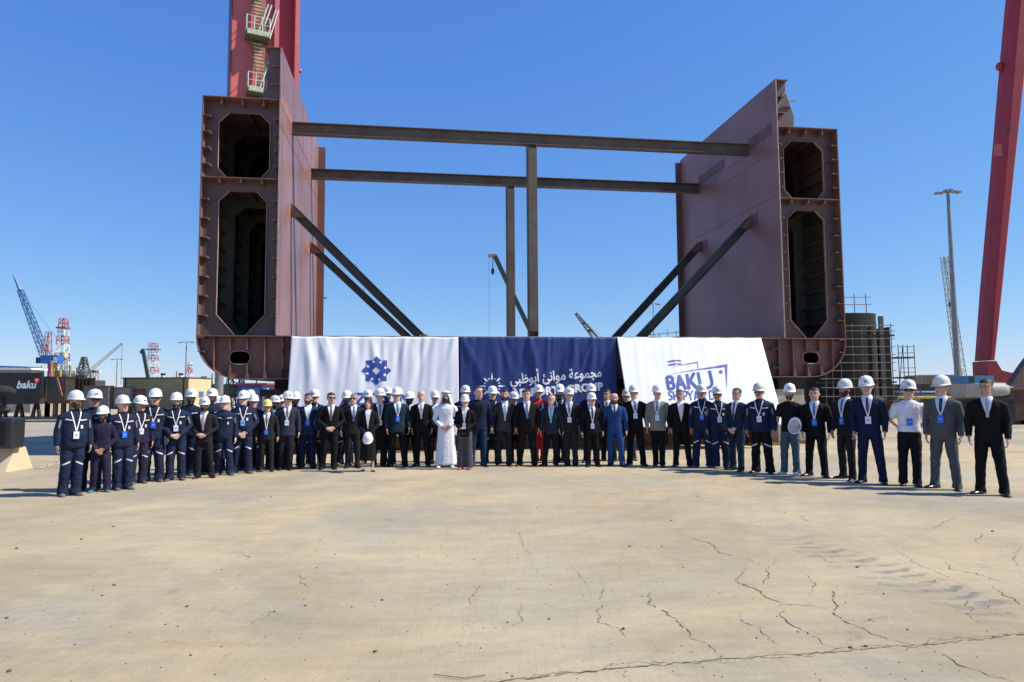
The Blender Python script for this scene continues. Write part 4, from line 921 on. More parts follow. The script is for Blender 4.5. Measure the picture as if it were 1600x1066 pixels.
# ---------------------------------------------------------------- people
def el_ring(cx,cy,z,rx,ry,n=20,e=2.3,front=None):
    out=[]
    for k in range(n):
        t=2*PI*k/n; c,s_=math.cos(t),math.sin(t)
        x=rx*math.copysign(abs(c)**(2/e),c); y=ry*math.copysign(abs(s_)**(2/e),s_)
        out.append((cx+x,cy+y,z))
    return out
HEADR=[(1.530,.026,-.074,-.022),(1.540,.043,-.092,-.002),(1.560,.055,-.099,.025),(1.585,.063,-.098,.048),(1.61,.068,-.096,.068),(1.64,.072,-.090,.083),(1.665,.0745,-.086,.092),(1.69,.0765,-.093,.097),(1.715,.077,-.091,.099),(1.738,.071,-.076,.092),(1.756,.055,-.054,.072),(1.768,.030,-.026,.04)]
def head_rings(sc_=1.0,n=20,dz=0,dy=0):
    out=[]
    for z,rx,yf,yb in HEADR:
        cy=(yf+yb)/2*1.0; ry=(yb-yf)/2
        r=[]
        for k in range(n):
            t=2*PI*k/n; c,s_=math.cos(t),math.sin(t)
            r.append((rx*sc_*math.copysign(abs(c)**.9,c),cy+dy+ry*sc_*s_,1.65+(z-1.65)*(1+(sc_-1)*1.0)+dz))
        out.append(r)
    return out
def remesh(mb,vox,smooth=2,name='body',wr=0,seed=0,ratio=None):
    me=mb.mesh('tmp',[]) if False else None
    me=bpy.data.meshes.new('tmp'); me.from_pydata(mb.v,[],mb.f); me.update()
    bm=bmesh.new(); bm.from_mesh(me); bmesh.ops.recalc_face_normals(bm,faces=bm.faces); bm.to_mesh(me); bm.free()
    o=bpy.data.objects.new('tmp',me); C.objects.link(o)
    r=o.modifiers.new('r','REMESH'); r.mode='VOXEL'; r.voxel_size=vox; r.adaptivity=0
    if smooth: s_=o.modifiers.new('s','SMOOTH'); s_.iterations=smooth; s_.factor=0.5
    dg=bpy.context.evaluated_depsgraph_get(); m2=bpy.data.meshes.new_from_object(o.evaluated_get(dg)); bpy.data.objects.remove(o); bpy.data.meshes.remove(me)
    m2.name=name
    if wr:
        from mathutils import noise
        m2.update(); off=Vector((seed*3.1,seed*1.7,0))
        k=len(m2.vertices); co=np.empty(k*3); m2.vertices.foreach_get('co',co); co=co.reshape(-1,3); no=np.empty(k*3); m2.vertex_normals.foreach_get('vector',no); no=no.reshape(-1,3)
        am=np.array([noise.noise(Vector((x*7,y*7,z*7))+off)*0.7+noise.noise(Vector((x*16+z*9,y*15,z*13-x*6))+off)*0.5 for x,y,z in co.tolist()])
        co+=no*(am*wr)[:,None]; m2.vertices.foreach_set('co',co.ravel())
    m2.polygons.foreach_set('use_smooth',[True]*len(m2.polygons)); m2.update(); return m2
def hand(mb,w,d,n,side):
    """w wrist, d direction to finger tips, n palm normal, side +1/-1 thumb side"""
    w=Vector(w); d=Vector(d).normalized(); n=Vector(n); n=(n-d*n.dot(d)).normalized(); a=d.cross(n).normalized()*side
    rings=[]
    for t,hw,th in ((-.01,.026,.022),(.02,.032,.018),(.055,.041,.015),(.088,.040,.013)):
        rings.append([tuple(w+d*t+a*(hw*math.cos(q))+n*(th*math.sin(q))) for q in [2*PI*k/10 for k in range(10)]])
    mb.loft(rings)
    for off,L in ((.030,.070),(.0105,.080),(-.010,.075),(-.029,.058)):
        b=w+d*.080+a*off; p1=b+d*L*.45+n*.006; p2=b+d*L*.8+n*.022; p3=b+d*L*.93+n*.036
        mb.tube([b,p1,p2,p3],[.0098,.0092,.0085,.0070],6)
    b=w+d*.025+a*.028; mb.tube([b,b+d*.03+a*.02+n*.008,b+d*.058+a*.024+n*.018],[.0125,.011,.009],6)
POSES={}
def pose(name,**k): POSES[name]=dict(dict(hy=0.0,ax=(-.115,.115),ay=(.0,.0),fy=(-12,12)),**k)
ND=Vector
pose('down1',el=((-.245,.03,1.13),(.25,.03,1.13)),wr=((-.262,-.03,.885),(.27,-.02,.885)),hd=((.05,-.12,-1),(-.05,-.12,-1)),hn=((1,.3,0),(-1,.3,0)),hy=8)
pose('down2',el=((-.255,.04,1.14),(.24,.02,1.13)),wr=((-.285,-.02,.90),(.255,-.05,.88)),hd=((.1,-.15,-1),(0,-.2,-1)),hn=((1,.2,0),(-1,.2,0)),hy=-8,ax=(-.10,.14),ay=(.05,-.06),fy=(-18,10))
pose('down3',el=((-.25,.02,1.12),(.26,.04,1.14)),wr=((-.25,-.06,.88),(.30,.0,.90)),hd=((0,-.1,-1),(-.1,-.1,-1)),hn=((1,0,0),(-1,.0,0)),hy=-16,ax=(-.15,.13),ay=(-.03,.04),fy=(-25,20))
pose('down4',el=((-.24,.01,1.13),(.24,.03,1.13)),wr=((-.255,-.05,.89),(.262,-.04,.885)),hd=((0,-.2,-1),(-.02,-.1,-1)),hn=((1,0,0),(-1,.0,0)),hy=14,ax=(-.09,.09),ay=(.04,-.02),fy=(-8,14))
pose('wide',el=((-.240,.03,1.13),(.242,.02,1.13)),wr=((-.238,-.06,.885),(.243,-.08,.885)),hd=((.06,-.22,-1),(-.06,-.25,-1)),hn=((1,.0,0),(-1,.0,0)),hy=-12,ax=(-.145,.15),ay=(.04,-.07),fy=(-28,16))
pose('clasp1',el=((-.262,-.0,1.13),(.262,-.0,1.13)),wr=((-.088,-.185,.955),(.088,-.185,.965)),hd=((.85,-.18,-.42),(-.85,-.12,-.42)),hn=((0,1,0),(0,1,0)),hy=4,ax=(-.11,.11))
pose('clasp2',el=((-.255,.01,1.12),(.265,.0,1.14)),wr=((-.08,-.18,.90),(.085,-.185,.925)),hd=((.75,-.2,-.6),(-.8,-.1,-.5)),hn=((0,1,0),(0,1,0)),hy=-10,ax=(-.14,.13),ay=(.02,-.05),fy=(-20,18))
pose('clasp3',el=((-.26,.0,1.14),(.25,.02,1.12)),wr=((-.10,-.19,1.0),(.075,-.185,.985)),hd=((.85,-.1,-.3),(-.9,-.1,-.3)),hn=((0,1,0),(0,1,0)),hy=12,ax=(-.10,.16),ay=(-.04,.03),fy=(-10,24))
pose('behind',el=((-.27,.10,1.13),(.27,.10,1.13)),wr=((-.10,.19,.96),(.10,.19,.95)),hd=((.8,.1,-.3),(-.8,.1,-.3)),hn=((0,-1,0),(0,-1,0)),hy=-14,ax=(-.10,.09),ay=(.0,-.04))
pose('hold',el=((-.25,.03,1.13),(.262,.02,1.13)),wr=((-.262,-.03,.89),(.215,-.20,.99)),hd=((.02,-.15,-1),(-.2,-.9,-.25)),hn=((1,0,0),(-.5,0,.8)),hy=-6,ax=(-.12,.12))
HOLD=Vector((.19,-.31,.99))
_cache={}; _nv=[0]
def variant(pn):
    P=POSES[pn]; i=_nv[0]=_nv[0]+1; r=random.Random(i*13+5); j=lambda a: r.uniform(-a,a); q=dict(P); nm='%s~%d'%(pn,i); k=.4 if pn in('hold','behind') or 'clasp' in pn else 1.0
    dx,dy,dz=j(.012)*k,j(.012)*k,j(.018)*k
    q['el']=tuple((e[0]+s_*abs(j(.012))*.3,e[1]+j(.022),e[2]+j(.012)) for s_,e in zip((-1,1),P['el']))
    if 'clasp' in pn: q['wr']=tuple((w_[0]+dx,w_[1]+dy,w_[2]+dz) for w_ in P['wr'])
    else: q['wr']=tuple((w_[0]+s_*j(.012)*k,w_[1]+j(.03)*k,w_[2]+j(.012)*k) for s_,w_ in zip((-1,1),P['wr']))
    q['hy']=P['hy']+j(15); q['ax']=(P['ax'][0]+j(.02),P['ax'][1]+j(.02)); q['ay']=(P['ay'][0]+j(.03),P['ay'][1]+j(.03)); q['fy']=(P['fy'][0]+j(8),P['fy'][1]+j(8))
    POSES[nm]=q; return nm
def get(key,fn):
    if key not in _cache: _cache[key]=fn()
    return _cache[key]
HS=1.10
def hs(p): return (p[0]*HS,p[1]*HS,1.53+(p[2]-1.53)*HS-.012)
def rotz(p,a): return (p[0]*math.cos(a)-p[1]*math.sin(a),p[0]*math.sin(a)+p[1]*math.cos(a),p[2])
def leg_pts(P,i):
    s_=-1 if i==0 else 1; ax=P['ax'][i]; ay=P['ay'][i]
    return [(s_*.085,.0,.90),((s_*.09+ax)/2*1.02,ay*.5-.018,.49),(ax,ay+.015,.085)]
def body_mesh(pn):
    P=POSES[pn]; mb=MB()
    mb.loft([el_ring(0,.0,z,rx,ry,18) for z,rx,ry in ((.84,.10,.08),(.88,.155,.10),(.95,.16,.108),(1.05,.145,.10),(1.15,.145,.10),(1.28,.165,.11),(1.36,.165,.095),(1.41,.14,.078),(1.445,.085,.062),(1.475,.06,.058))])
    mb.tube([(0,.015,1.42),(0,.012,1.50),(0,.006,1.62)],[.066,.061,.060],12)
    a=R(P['hy']); tr=lambda rg:[[hs(rotz(p,a)) for p in r] for r in rg]
    mb.loft(tr(head_rings()))
    h=MB(); h.tube([(0,-.085,1.672),(0,-.103,1.648),(0,-.116,1.628),(0,-.098,1.614)],[.008,.010,.0155,.011],8)
    for s_ in (-1,1): h.ell((s_*.079,.008,1.645),(.011,.019,.031),8,6); h.ell((s_*.033,-.083,1.685),(.026,.012,.007),8,5); h.ell((s_*.012,-.103,1.625),(.009,.010,.008),6,5)
    h.ell((0,-.092,1.583),(.024,.012,.007),8,5); h.ell((0,-.092,1.592),(.022,.0125,.005),8,5); h.ell((0,-.088,1.545),(.024,.018,.014),8,5)
    h.v=[hs(rotz(p,a)) for p in h.v]; mb.add(h.v,h.f)
    for i in (0,1):
        s_=-1 if i==0 else 1
        mb.tube([(s_*.12,.0,1.385),(s_*.185,.0,1.36),P['el'][i],P['wr'][i]],[.040,.046,.041,.027],12)
        hand(mb,P['wr'][i],P['hd'][i],P['hn'][i],-s_*(1 if pn!='x' else 1) if P['hn'][i][1]<.9 else -s_)
        L=leg_pts(P,i); mb.tube([L[0],L[1],(L[2][0],L[2][1]+.02,.3),L[2]],[.085,.055,.050,.030],12)
        mb.ell((L[2][0],L[2][1]-.035,.040),(.024,.060,.022),10,6)
    return remesh(mb,.0085,1,'body')
def jacket_mb(pn,kind):
    P=POSES[pn]; mb=MB(); g=0; b=0
    if kind in('work','workstout'): g=.010
    if kind in('stout','workstout'): b=.035
    if kind in('shirt','polo'): g=-.003
    hem={'work':.84,'workstout':.84,'shirt':.93,'polo':.86}.get(kind,.80)
    rg=[(hem,.0,.178,.120),(hem+.04,0,.180,.123),(.98,0,.172,.120),(1.08,0,.163,.116),(1.18,0,.170,.120),(1.28,0,.188,.126),(1.37,0,.200,.120),(1.425,.002,.186,.100),(1.462,.008,.132,.084),(1.488,.012,.086,.076)]
    rings=[]
    for z,cy,rx,ry in rg:
        bb=b*math.exp(-((z-1.08)/.16)**2); rings.append(el_ring(0,cy-bb*.55,z,rx+g+bb*.45,ry+g+bb*.8,24,2.4))
    mb.loft(rings)
    for i in (0,1):
        s_=-1 if i==0 else 1; e=Vector(P['el'][i]); w_=Vector(P['wr'][i]); 
        if kind in('shirt','polo'):
            q=Vector((s_*.188,0,1.37)).lerp(e,.80); mb.tube([(s_*.12,.0,1.405),(s_*.19,.0,1.38),q],[.064,.067,.066],12)
        else:
            r=[.068,.072,.060+g*.7,.053+g*.8,.044+g*.8]
            mb.tube([(s_*.12,.0,1.41),(s_*.192,.0,1.385),e,e.lerp(w_,.5),w_+(w_-e).normalized()*.004],r,14)
    if kind in ('work','workstout'): mb.tube([(0,.012,1.46),(0,.014,1.512)],[.086,.078],16)
    return mb
def hash2(t): return sum(ord(c)*(i+1) for i,c in enumerate(t))%37
def jacket_full(pn,kind):
    return remesh(jacket_mb(pn,kind),.012,3,'jacket',wr=.011 if 'work' in kind else .007,seed=hash2(pn+kind))
def split_v(me,half,zb,zt,curve=False):
    """cut a V opening in the front; returns (outside, inside) meshes"""
    bm=bmesh.new(); bm.from_mesh(me)
    for s_ in (-1,1):
        d=Vector((s_*half,0,zt-zb)); n_=Vector((d.z,0,-d.x)).normalized()
        geo=[f for f in bm.faces if f.calc_center_median().y<.03 and f.calc_center_median().z>zb-.03 and abs(f.calc_center_median().x)<.16]
        ed={e for f in geo for e in f.edges}; vv={v for f in geo for v in f.verts}
        bmesh.ops.bisect_plane(bm,geom=list(vv)+list(ed)+geo,dist=1e-6,plane_co=(0,0,zb),plane_no=n_)
    ins=[]
    for f in bm.faces:
        c=f.calc_center_median()
        if c.y<.02 and c.z>zb and abs(c.x)<half*(c.z-zb)/(zt-zb)+1e-5 and f.normal.y<.35: ins.append(f)
    idx={f.index for f in ins} if False else None
    bm.faces.ensure_lookup_table(); bm.faces.index_update(); si={f.index for f in ins}
    def sub(keep):
        b2=bm.copy(); b2.faces.ensure_lookup_table()
        dl=[f for f in b2.faces if (f.index in si)!=keep]
        bmesh.ops.delete(b2,geom=dl,context='FACES'); m_=bpy.data.meshes.new('shirt' if keep else 'jacket'); b2.to_mesh(m_); b2.free()
        m_.polygons.foreach_set('use_smooth',[True]*len(m_.polygons)); return m_
    o_,i_=sub(False),sub(True); bm.free(); return o_,i_
def bvh(me): return BVHTree.FromPolygons([v.co.copy() for v in me.vertices],[tuple(p.vertices) for p in me.polygons])
def strip(tree,lines,w,off=.006,name='strip',th=True):
    """flat ribbons laid on the front of a mesh; lines of (x,z) points"""
    out=[]
    for ln in lines:
        mb=MB(); pts=[]
        for a,b in zip(ln[:-1],ln[1:]):
            L=math.dist(a,b); k=max(1,int(L/.02))
            for i in range(k): pts.append((a[0]+(b[0]-a[0])*i/k,a[1]+(b[1]-a[1])*i/k))
        pts.append(ln[-1]); vs=[]; last=-.12
        for i,p in enumerate(pts):
            q0=pts[max(0,i-1)];q1=pts[min(len(pts)-1,i+1)]; d=Vector((q1[0]-q0[0],q1[1]-q0[1])).normalized(); n_=Vector((-d.y,d.x))*w/2
            for s_ in (-1,1):
                x,z=p[0]+s_*n_.x,p[1]+s_*n_.y
                h=tree.ray_cast(Vector((x,-1,z)),Vector((0,1,0)))
                y=h[0].y if h[0] is not None and h[0].y<.12 else last
                last=y; vs.append((x,y-off,z))
        n=len(vs)//2
        for i in range(n-1): pass
        back=[(v[0],v[1]+.004,v[2]) for v in vs]; fs=[]
        for i in range(n-1):
            a,b,c_,d_=2*i,2*i+1,2*i+3,2*i+2; fs+=[(a,b,c_,d_),(a+2*n,d_+2*n,c_+2*n,b+2*n),(a,d_,d_+2*n,a+2*n),(b,b+2*n,c_+2*n,c_)]
        mb.add(vs+back,fs); out.append(mb.mesh(name,[],smooth=False))
    return out
def trouser_mesh(pn,kind):
    P=POSES[pn]; mb=MB(); g={'work':.014,'slim':-.004,'wide':.03,'jeans':.006}.get(kind,.002)
    mb.loft([el_ring(0,.0,z,rx+g*.5,ry+g*.3,18) for z,rx,ry in ((.80,.10,.08),(.83,.155,.10),(.90,.166,.113),(.98,.160,.112),(1.03,.152,.105))])
    for i in (0,1):
        L=leg_pts(P,i); k=Vector(L[1]); a=Vector(L[2]); h=Vector((a.x,a.y-.02,.030))
        mb.tube([L[0],Vector(L[0]).lerp(k,.5),k,k.lerp(a,.5),a+Vector((0,0,.04)),h],[.094,.088+g,.073+g,.066+g*1.3,.062+g*1.5,.072+g*1.6],14)
    return remesh(mb,.012,3,'trousers',wr=.016 if kind in('work','jeans') else .010,seed=hash2(pn))
def shoe_mesh(heel=False):
    mb=MB(); rings=[]
    for y,hw,ht,zb in ((.085,.022,.05,.0),(.07,.034,.075,0),(.02,.037,.085,.0),(-.04,.042,.07,0),(-.10,.049,.055,0),(-.16,.047,.045,0),(-.20,.032,.034,.002),(-.215,.012,.02,.006)):
        rings.append([(hw*math.cos(q)*(1 if math.sin(q)>0 else 1.05),y,max(zb,zb+ht*.35+ht*.65*math.sin(q)) if math.sin(q)>-.5 else zb) for q in [2*PI*k/12 for k in range(12)]])
    mb.loft(rings); mb.box(-.040,.040,-.17,.075,0.0,.012); return mb.mesh('shoe',[],smooth=True)
def cap_mesh(front=1.712,back=1.575,sc_=1.075,fr=None,name='hair',ears=1.66):
    mb=MB(); rg=head_rings(sc_,24,.003,.004); mb.loft(rg,cap=False); c=(0,.0,1.785); 
    n=24; m=len(rg)-1; mb.add([(p[0],p[1],p[2]) for p in rg[-1]]+[(0,.01,1.772*1+.012)],[(i,(i+1)%n,n) for i in range(n)])
    keep=[]
    for f in mb.f:
        x=sum(mb.v[i][0] for i in f)/len(f); y=sum(mb.v[i][1] for i in f)/len(f); z=sum(mb.v[i][2] for i in f)/len(f)
        if y<-.035: lim=front
        elif y<.02: lim=front+(ears-front)*min(1,(y+.035)/.03)
        elif y<.05: lim=ears-.02
        else: lim=back
        if z>lim: keep.append(f)
    mb.f=keep; mb.mi=[0]*len(keep); return mb.mesh(name,[],smooth=True)
def beard_mesh(full=True):
    mb=MB(); rg=head_rings(1.06,24,0,-.002); mb.loft(rg[:7],cap=False)
    n=24; mb.add(rg[0]+[(0,-.05,1.522)],[((i+1)%n,i,n) for i in range(n)])
    keep=[]
    for f in mb.f:
        x=sum(mb.v[i][0] for i in f)/len(f); y=sum(mb.v[i][1] for i in f)/len(f); z=sum(mb.v[i][2] for i in f)/len(f)
        top=1.602 if abs(x)<.035 else 1.585+abs(x)*.8
        if y<.01 and z<top and not(abs(x)<.018 and 1.576<z<1.596 and y<-.07): keep.append(f)
    mb.f=keep; mb.mi=[0]*len(keep); return mb.mesh('beard',[],smooth=True)
def helmet_mesh():
    mb=MB(); rings=[]; n=28
    prof=[(1.0,0),(1.0,.02),(.97,.05),(.90,.085),(.76,.113),(.55,.130),(.30,.139),(.12,.141)]
    for k,dz in prof:
        r=[]
        for j in range(n):
            t=2*PI*j/n; x=.105*k*math.cos(t); y=.128*k*math.sin(t)
            rid=.008*math.exp(-(x/.014)**2) if dz>.06 else 0
            r.append((x,y+.004,dz+rid-.010*math.cos(t)**2*0))
        rings.append(r)
    mb.loft(rings,cap=False); mb.add(rings[-1]+[(0,.004,.150)],[(i,(i+1)%n,n) for i in range(n)])
    # brim
    br=[]
    for q in (0,1,2):
        r=[]
        for j in range(n):
            t=2*PI*j/n; f=max(0,-math.sin(t)); ext=(.010+.040*f**2.2)
            rx=.105+ext*(0,1,.96)[q]; ry=.128+ext*(0,1,.96)[q]
            r.append((rx*math.cos(t),ry*math.sin(t)+.004,(.012,-.004-.010*f,-.010-.010*f)[q]))
        br.append(r)
    r=[(p[0]*.96,p[1]*.96,-.004) for p in rings[0]]
    mb.loft([br[0],br[1],br[2],r],cap=False)
    return mb.mesh('helmet',[],smooth=True)
SH={}
def shared():
    SH['shoe']=shoe_mesh(); SH['hair']=cap_mesh(front=1.718,sc_=1.03); SH['hairthin']=cap_mesh(front=1.735,sc_=1.05,ears=1.67); SH['bald']=cap_mesh(front=1.80,back=1.60,sc_=1.045,ears=1.9,name='hair')
    SH['under']=cap_mesh(front=1.9,back=1.585,sc_=1.05,ears=1.62); SH['beard']=beard_mesh(); SH['helmet']=helmet_mesh()
    m_=MB(); 
    for s_ in (-1,1): m_.ell((s_*.036,-.098,1.662),(.030,.010,.019),12,6)
    m_.box(-.012,.012,-.106,-.098,1.664,1.670)
    for s_ in (-1,1): m_.beam((s_*.066,-.088,1.667),(s_*.082,.0,1.665),.004,.008)
    SH['glasses']=m_.mesh('sunglasses',[],smooth=True)
    m_=MB(); m_.ell((0,-.0925,1.661),(.012,.006,.006),8,5); SH['eye']=m_.mesh('eye',[],smooth=True)
    m_=MB(); m_.box(-.022,.022,-.139,-.115,.052,.072); SH['hprint']=m_.mesh('helmet_print',[])
    m_=MB()
    m_.ell((0,-.1005,1.683),(.019,.005,.0035),8,4); SH['brow']=m_.mesh('eyebrow',[],smooth=True)
    m_=MB(); m_.ell((0,-.1065,1.588),(.022,.005,.006),8,4); SH['mouth']=m_.mesh('mouth',[],smooth=True)
    m_=MB(); m_.ell((0,-.107,1.606),(.030,.009,.009),10,5); SH['moustache']=m_.mesh('moustache',[],smooth=True)
    m_=MB(); m_.loft([el_ring(0,.012,1.468,.086,.078,18),el_ring(0,.010,1.516,.073,.069,18),el_ring(0,.010,1.518,.068,.064,18),el_ring(0,.012,1.468,.078,.071,18)],cap=False); SH['collar']=m_.mesh('shirt_collar',[],smooth=True)
    m_=MB(); m_.box(-.043,.043,-.004,.004,-.125,0); SH['badge']=m_.mesh('badge',[])
    m_=MB(); m_.box(-.02,.02,-.0065,-.0045,-.075,-.045); SH['badgemark']=m_.mesh('badge_print',[])
    for k,me in SH.items():
        if k in('hair','hairthin','bald','under','beard','glasses','brow','mouth','moustache','eye'):
            for v in me.vertices: v.co=hs(v.co)
        if k=='helmet':
            for v in me.vertices: v.co=v.co*1.08
        if not me.materials: me.materials.append(BLACK)
shared()
def oms(name,ms,parent,mt):
    for me in ms: om(link(name,me,parent),mt)
def om(o,mt):
    if not o.data.materials: o.data.materials.append(mt)
    o.material_slots[0].link='OBJECT'; o.material_slots[0].material=mt; return o
def fab(name,col,rough=0.85,var=0.14):
    return M('fabric_'+name,col,rough,var=var,scale=7,bump=0.35,bscale=28,spec=0.2)
COL=dict(navywork=(.012,.019,.047),purplenavy=(.020,.016,.042),black=(.006,.006,.0075),charcoal=(.014,.015,.018),darkgrey=(.034,.035,.039),grey=(.085,.087,.095),navy=(.008,.014,.042),blue=(.011,.026,.070),brightblue=(.014,.05,.16),teal=(.012,.026,.042),slate=(.026,.032,.048),
 beigegrey=(.21,.20,.165),white=(.72,.73,.76),red=(.55,.03,.035),jeans=(.06,.10,.13),lightgrey=(.16,.16,.155),brown=(.10,.05,.03),olive=(.05,.045,.03),blackfab=(.008,.008,.009))
SKIN=[(.58,.34,.25),(.50,.28,.195),(.64,.40,.30),(.42,.22,.15),(.17,.085,.055)]
def skin(i): return M('skin_%d'%i,SKIN[i],.5,var=.06,scale=12,spec=.4)
HAIRC={'black':(.010,.008,.007),'brown':(.035,.020,.012),'grey':(.20,.19,.18),'darkgrey':(.07,.065,.06),'blonde':(.42,.27,.12)}
def hairm(k): return M('hair_'+k,HAIRC[k],.65,var=.3,scale=40)
TIE={'blue':(.05,.14,.36),'lightblue':(.22,.42,.58),'brown':(.16,.08,.045),'grey':(.12,.12,.13),'navy':(.012,.02,.07),'purple':(.06,.04,.20),'light':(.40,.40,.42),'plaid':(.14,.10,.10),'pink':(.40,.28,.28)}
LAN=M('white_lanyard',(.78,.78,.80),.6); BADGEW=M('white_badge',(.74,.74,.86),.4,var=.04); BADGEB=M('blue_badge',(.02,.13,.72),.4,var=.05); BADGEL=M('light_blue_badge',(.16,.38,.80),.4)
REFL=M('reflective_band',(.62,.63,.66),.45,var=.08); REFG=M('grey_panel',(.22,.23,.26),.7)
HELW=M('white_helmet',(.80,.80,.79),.35,var=.02); HELW2=M('worn_white_helmet',(.66,.66,.63),.5,var=.08,scale=9); HELY=M('yellow_helmet',(.78,.62,.20),.35,var=.03); HELB=M('cream_helmet',(.62,.58,.46),.4,var=.03)
LOGOD=M('helmet_print',(.03,.06,.25),.5)
SHOEB=M('black_leather',(.012,.012,.013),.3,var=.1); SHOET=M('teal_shoe',(.02,.16,.24),.6); SHOED=M('dusty_boot',(.10,.09,.075),.8,var=.3,scale=20); SHOEW=M('white_trainer',(.62,.62,.62),.6); SHOER=M('red_shoe',(.45,.02,.04),.5)
GLASS=M('dark_lens',(.012,.010,.010),.15); LIPM=M('lip',(.30,.12,.10),.5); EYEM=M('eye_dark',(.03,.02,.018),.3)
def person(label,hx,top,fx,fy,pn,fit='suit',jc='black',tc=None,kind=None,helm='w',hair='black',beard=None,glass=False,badge=None,bz=1.10,tie=None,shirt='white',sk=0,yaw=0,shoe=None,group=None,width=1.0,style='hair',depth=None,vz=1.13,lean=0):
    pn=variant(pn); rv=random.Random(_nv[0]); width*=rv.uniform(.99,1.08)
    if depth: 
        Y=depth; g_=at(fx if fx else hx,700,Y); X=g_.x
    else:
        g_=gnd(fx,fy); X,Y=g_.x,g_.y+0.06
    xt=at(hx,top,Y); X=(X+xt.x)/2 if abs(X-xt.x)<.25 else xt.x; ztop=xt.z
    s=ztop/(1.855 if helm else 1.795)
    t=thing('person',label,'person',(X,Y,0),-math.asin(max(-1,min(1,X/math.hypot(X,Y))))*0.8+R(yaw),group); t.scale=(s*width,s*width,s); t.rotation_euler[1]=R(rv.uniform(-1.6,1.6)); t.rotation_euler[2]+=R(rv.uniform(-9,9))
    P=POSES[pn]; hr=(0,0,R(P['hy'])); base=pn.split('~')[0]
    body=get(('body',pn),lambda:body_mesh(pn)); om(link('body',body,t),skin(sk))
    tc=tc or jc; work=fit in('work','cover')
    # head things
    for s_ in (-1,1):
        if not glass: om(link('eye',SH['eye'],t,rotz((s_*.032*HS,0,0),R(P['hy'])),hr),EYEM)
        om(link('eyebrow',SH['brow'],t,rotz((s_*.034*HS,0,0),R(P['hy'])),hr),hairm('darkgrey' if hair in('grey','blonde') else 'black'))
    om(link('mouth',SH['mouth'],t,None,hr),LIPM)
    if glass: om(link('sunglasses',SH['glasses'],t,None,hr),GLASS)
    if beard=='full': om(link('beard',SH['beard'],t,None,hr),hairm(hair if hair!='grey' else 'darkgrey'))
    if beard in('full','mo'): om(link('moustache',SH['moustache'],t,None,hr),hairm(hair if hair!='grey' else 'darkgrey'))
    if helm:
        h=om(link('helmet',SH['helmet'],t,(0,.0,1.702),(R(1+rv.uniform(-5,5)),R(rv.uniform(-3,3)),R(P['hy']+rv.uniform(-6,6)))),{'w':HELW if rv.random()<.6 else HELW2,'y':HELY,'b':HELB}[helm])
        if rv.random()<.5: om(link('helmet_print',SH['hprint'],h),LOGOD)
        om(link('hair',SH['under'],t,None,hr),hairm(hair))
    elif style!='none': om(link('hair',SH[style],t,None,hr),hairm(hair))
    # clothes
    kind=kind or {'suit':'suit','work':'work','shirt':'shirt','polo':'polo','cover':'work','jack':'suit'}[fit]
    full=get(('jfull',pn,kind),lambda:jacket_full(pn,kind)); tree=get(('bvh',pn,kind),lambda:bvh(full))
    jm=fab(jc,COL[jc])
    if fit=='suit':
        half=.082; a,b=get(('split',pn,kind,vz),lambda:split_v(full,half,vz,1.49))
        j=om(link('jacket',a,t),jm); sh=om(link('shirt',b,t),fab('s_'+shirt,COL[shirt],.8,.03))
        if shirt!='blackfab': om(link('shirt_collar',SH['collar'],sh),fab('s_'+shirt,COL[shirt],.8,.03))
        lp=get(('lapel',pn,kind,vz),lambda:strip(tree,[[(s_*(.004),vz-.01),(s_*(half*.62+.020),vz+(1.49-vz)*.62),(s_*(half+.010),1.478)] for s_ in (-1,1)],.030,.006,'lapel'))
        oms('lapel',lp,j,jm)
        if tie:
            tm=get(('tie',pn,kind,vz),lambda:strip(tree,[[(0,1.475),(0,1.45),(0,1.30),(0,vz+.035)]],.040,.007,'tie')); oms('tie',tm,sh,M('tie_'+tie,TIE[tie],.55,var=.12,scale=30))
    else:
        j=om(link('jacket' if work else ('shirt' if fit in('shirt','polo') else 'jacket'),full,t),jm)
        if work and fit=='work':
            cs=get(('chest',pn,kind),lambda:strip(tree,[[(s_*.055,1.325),(s_*.165,1.345 if s_<0 else 1.335)] for s_ in (-1,1)],.020,.005,'chest_band')); oms('chest_band',cs,j,REFL)
            e=P['el']; sl=get(('sleeve',pn,kind),lambda:strip(tree,[[(s_*.222,1.33),(e[i][0]*1.0,e[i][2]+.06)] for i,s_ in ((0,-1),(1,1))],.024,.004,'sleeve_panel')); oms('sleeve_panel',sl,j,REFG)
            pk=get(('pocket',pn,kind),lambda:strip(tree,[[(s_*.06,1.30),(s_*.16,1.30)] for s_ in (-1,1)],.012,.008,'pocket_flap')); oms('pocket_flap',pk,j,jm)
            zp=get(('zip',pn,kind),lambda:strip(tree,[[(0,1.46),(0,.87)]],.010,.004,'zip')); oms('zip',zp,j,fab('purplenavy',COL['purplenavy']))
            nm=get(('name',pn,kind),lambda:strip(tree,[[(.085,1.24),(.085,1.18)]],.035,.006,'name_patch')); oms('name_patch',nm,j,REFL)
        if jc=='red':
            cs=get(('vest',pn,kind),lambda:strip(tree,[[(-.2,1.25),(.2,1.25)],[(.09,1.42),(.10,1.05)],[(-.09,1.42),(-.10,1.05)]],.04,.006,'reflective_stripe')); oms('reflective_stripe',cs,j,REFL)
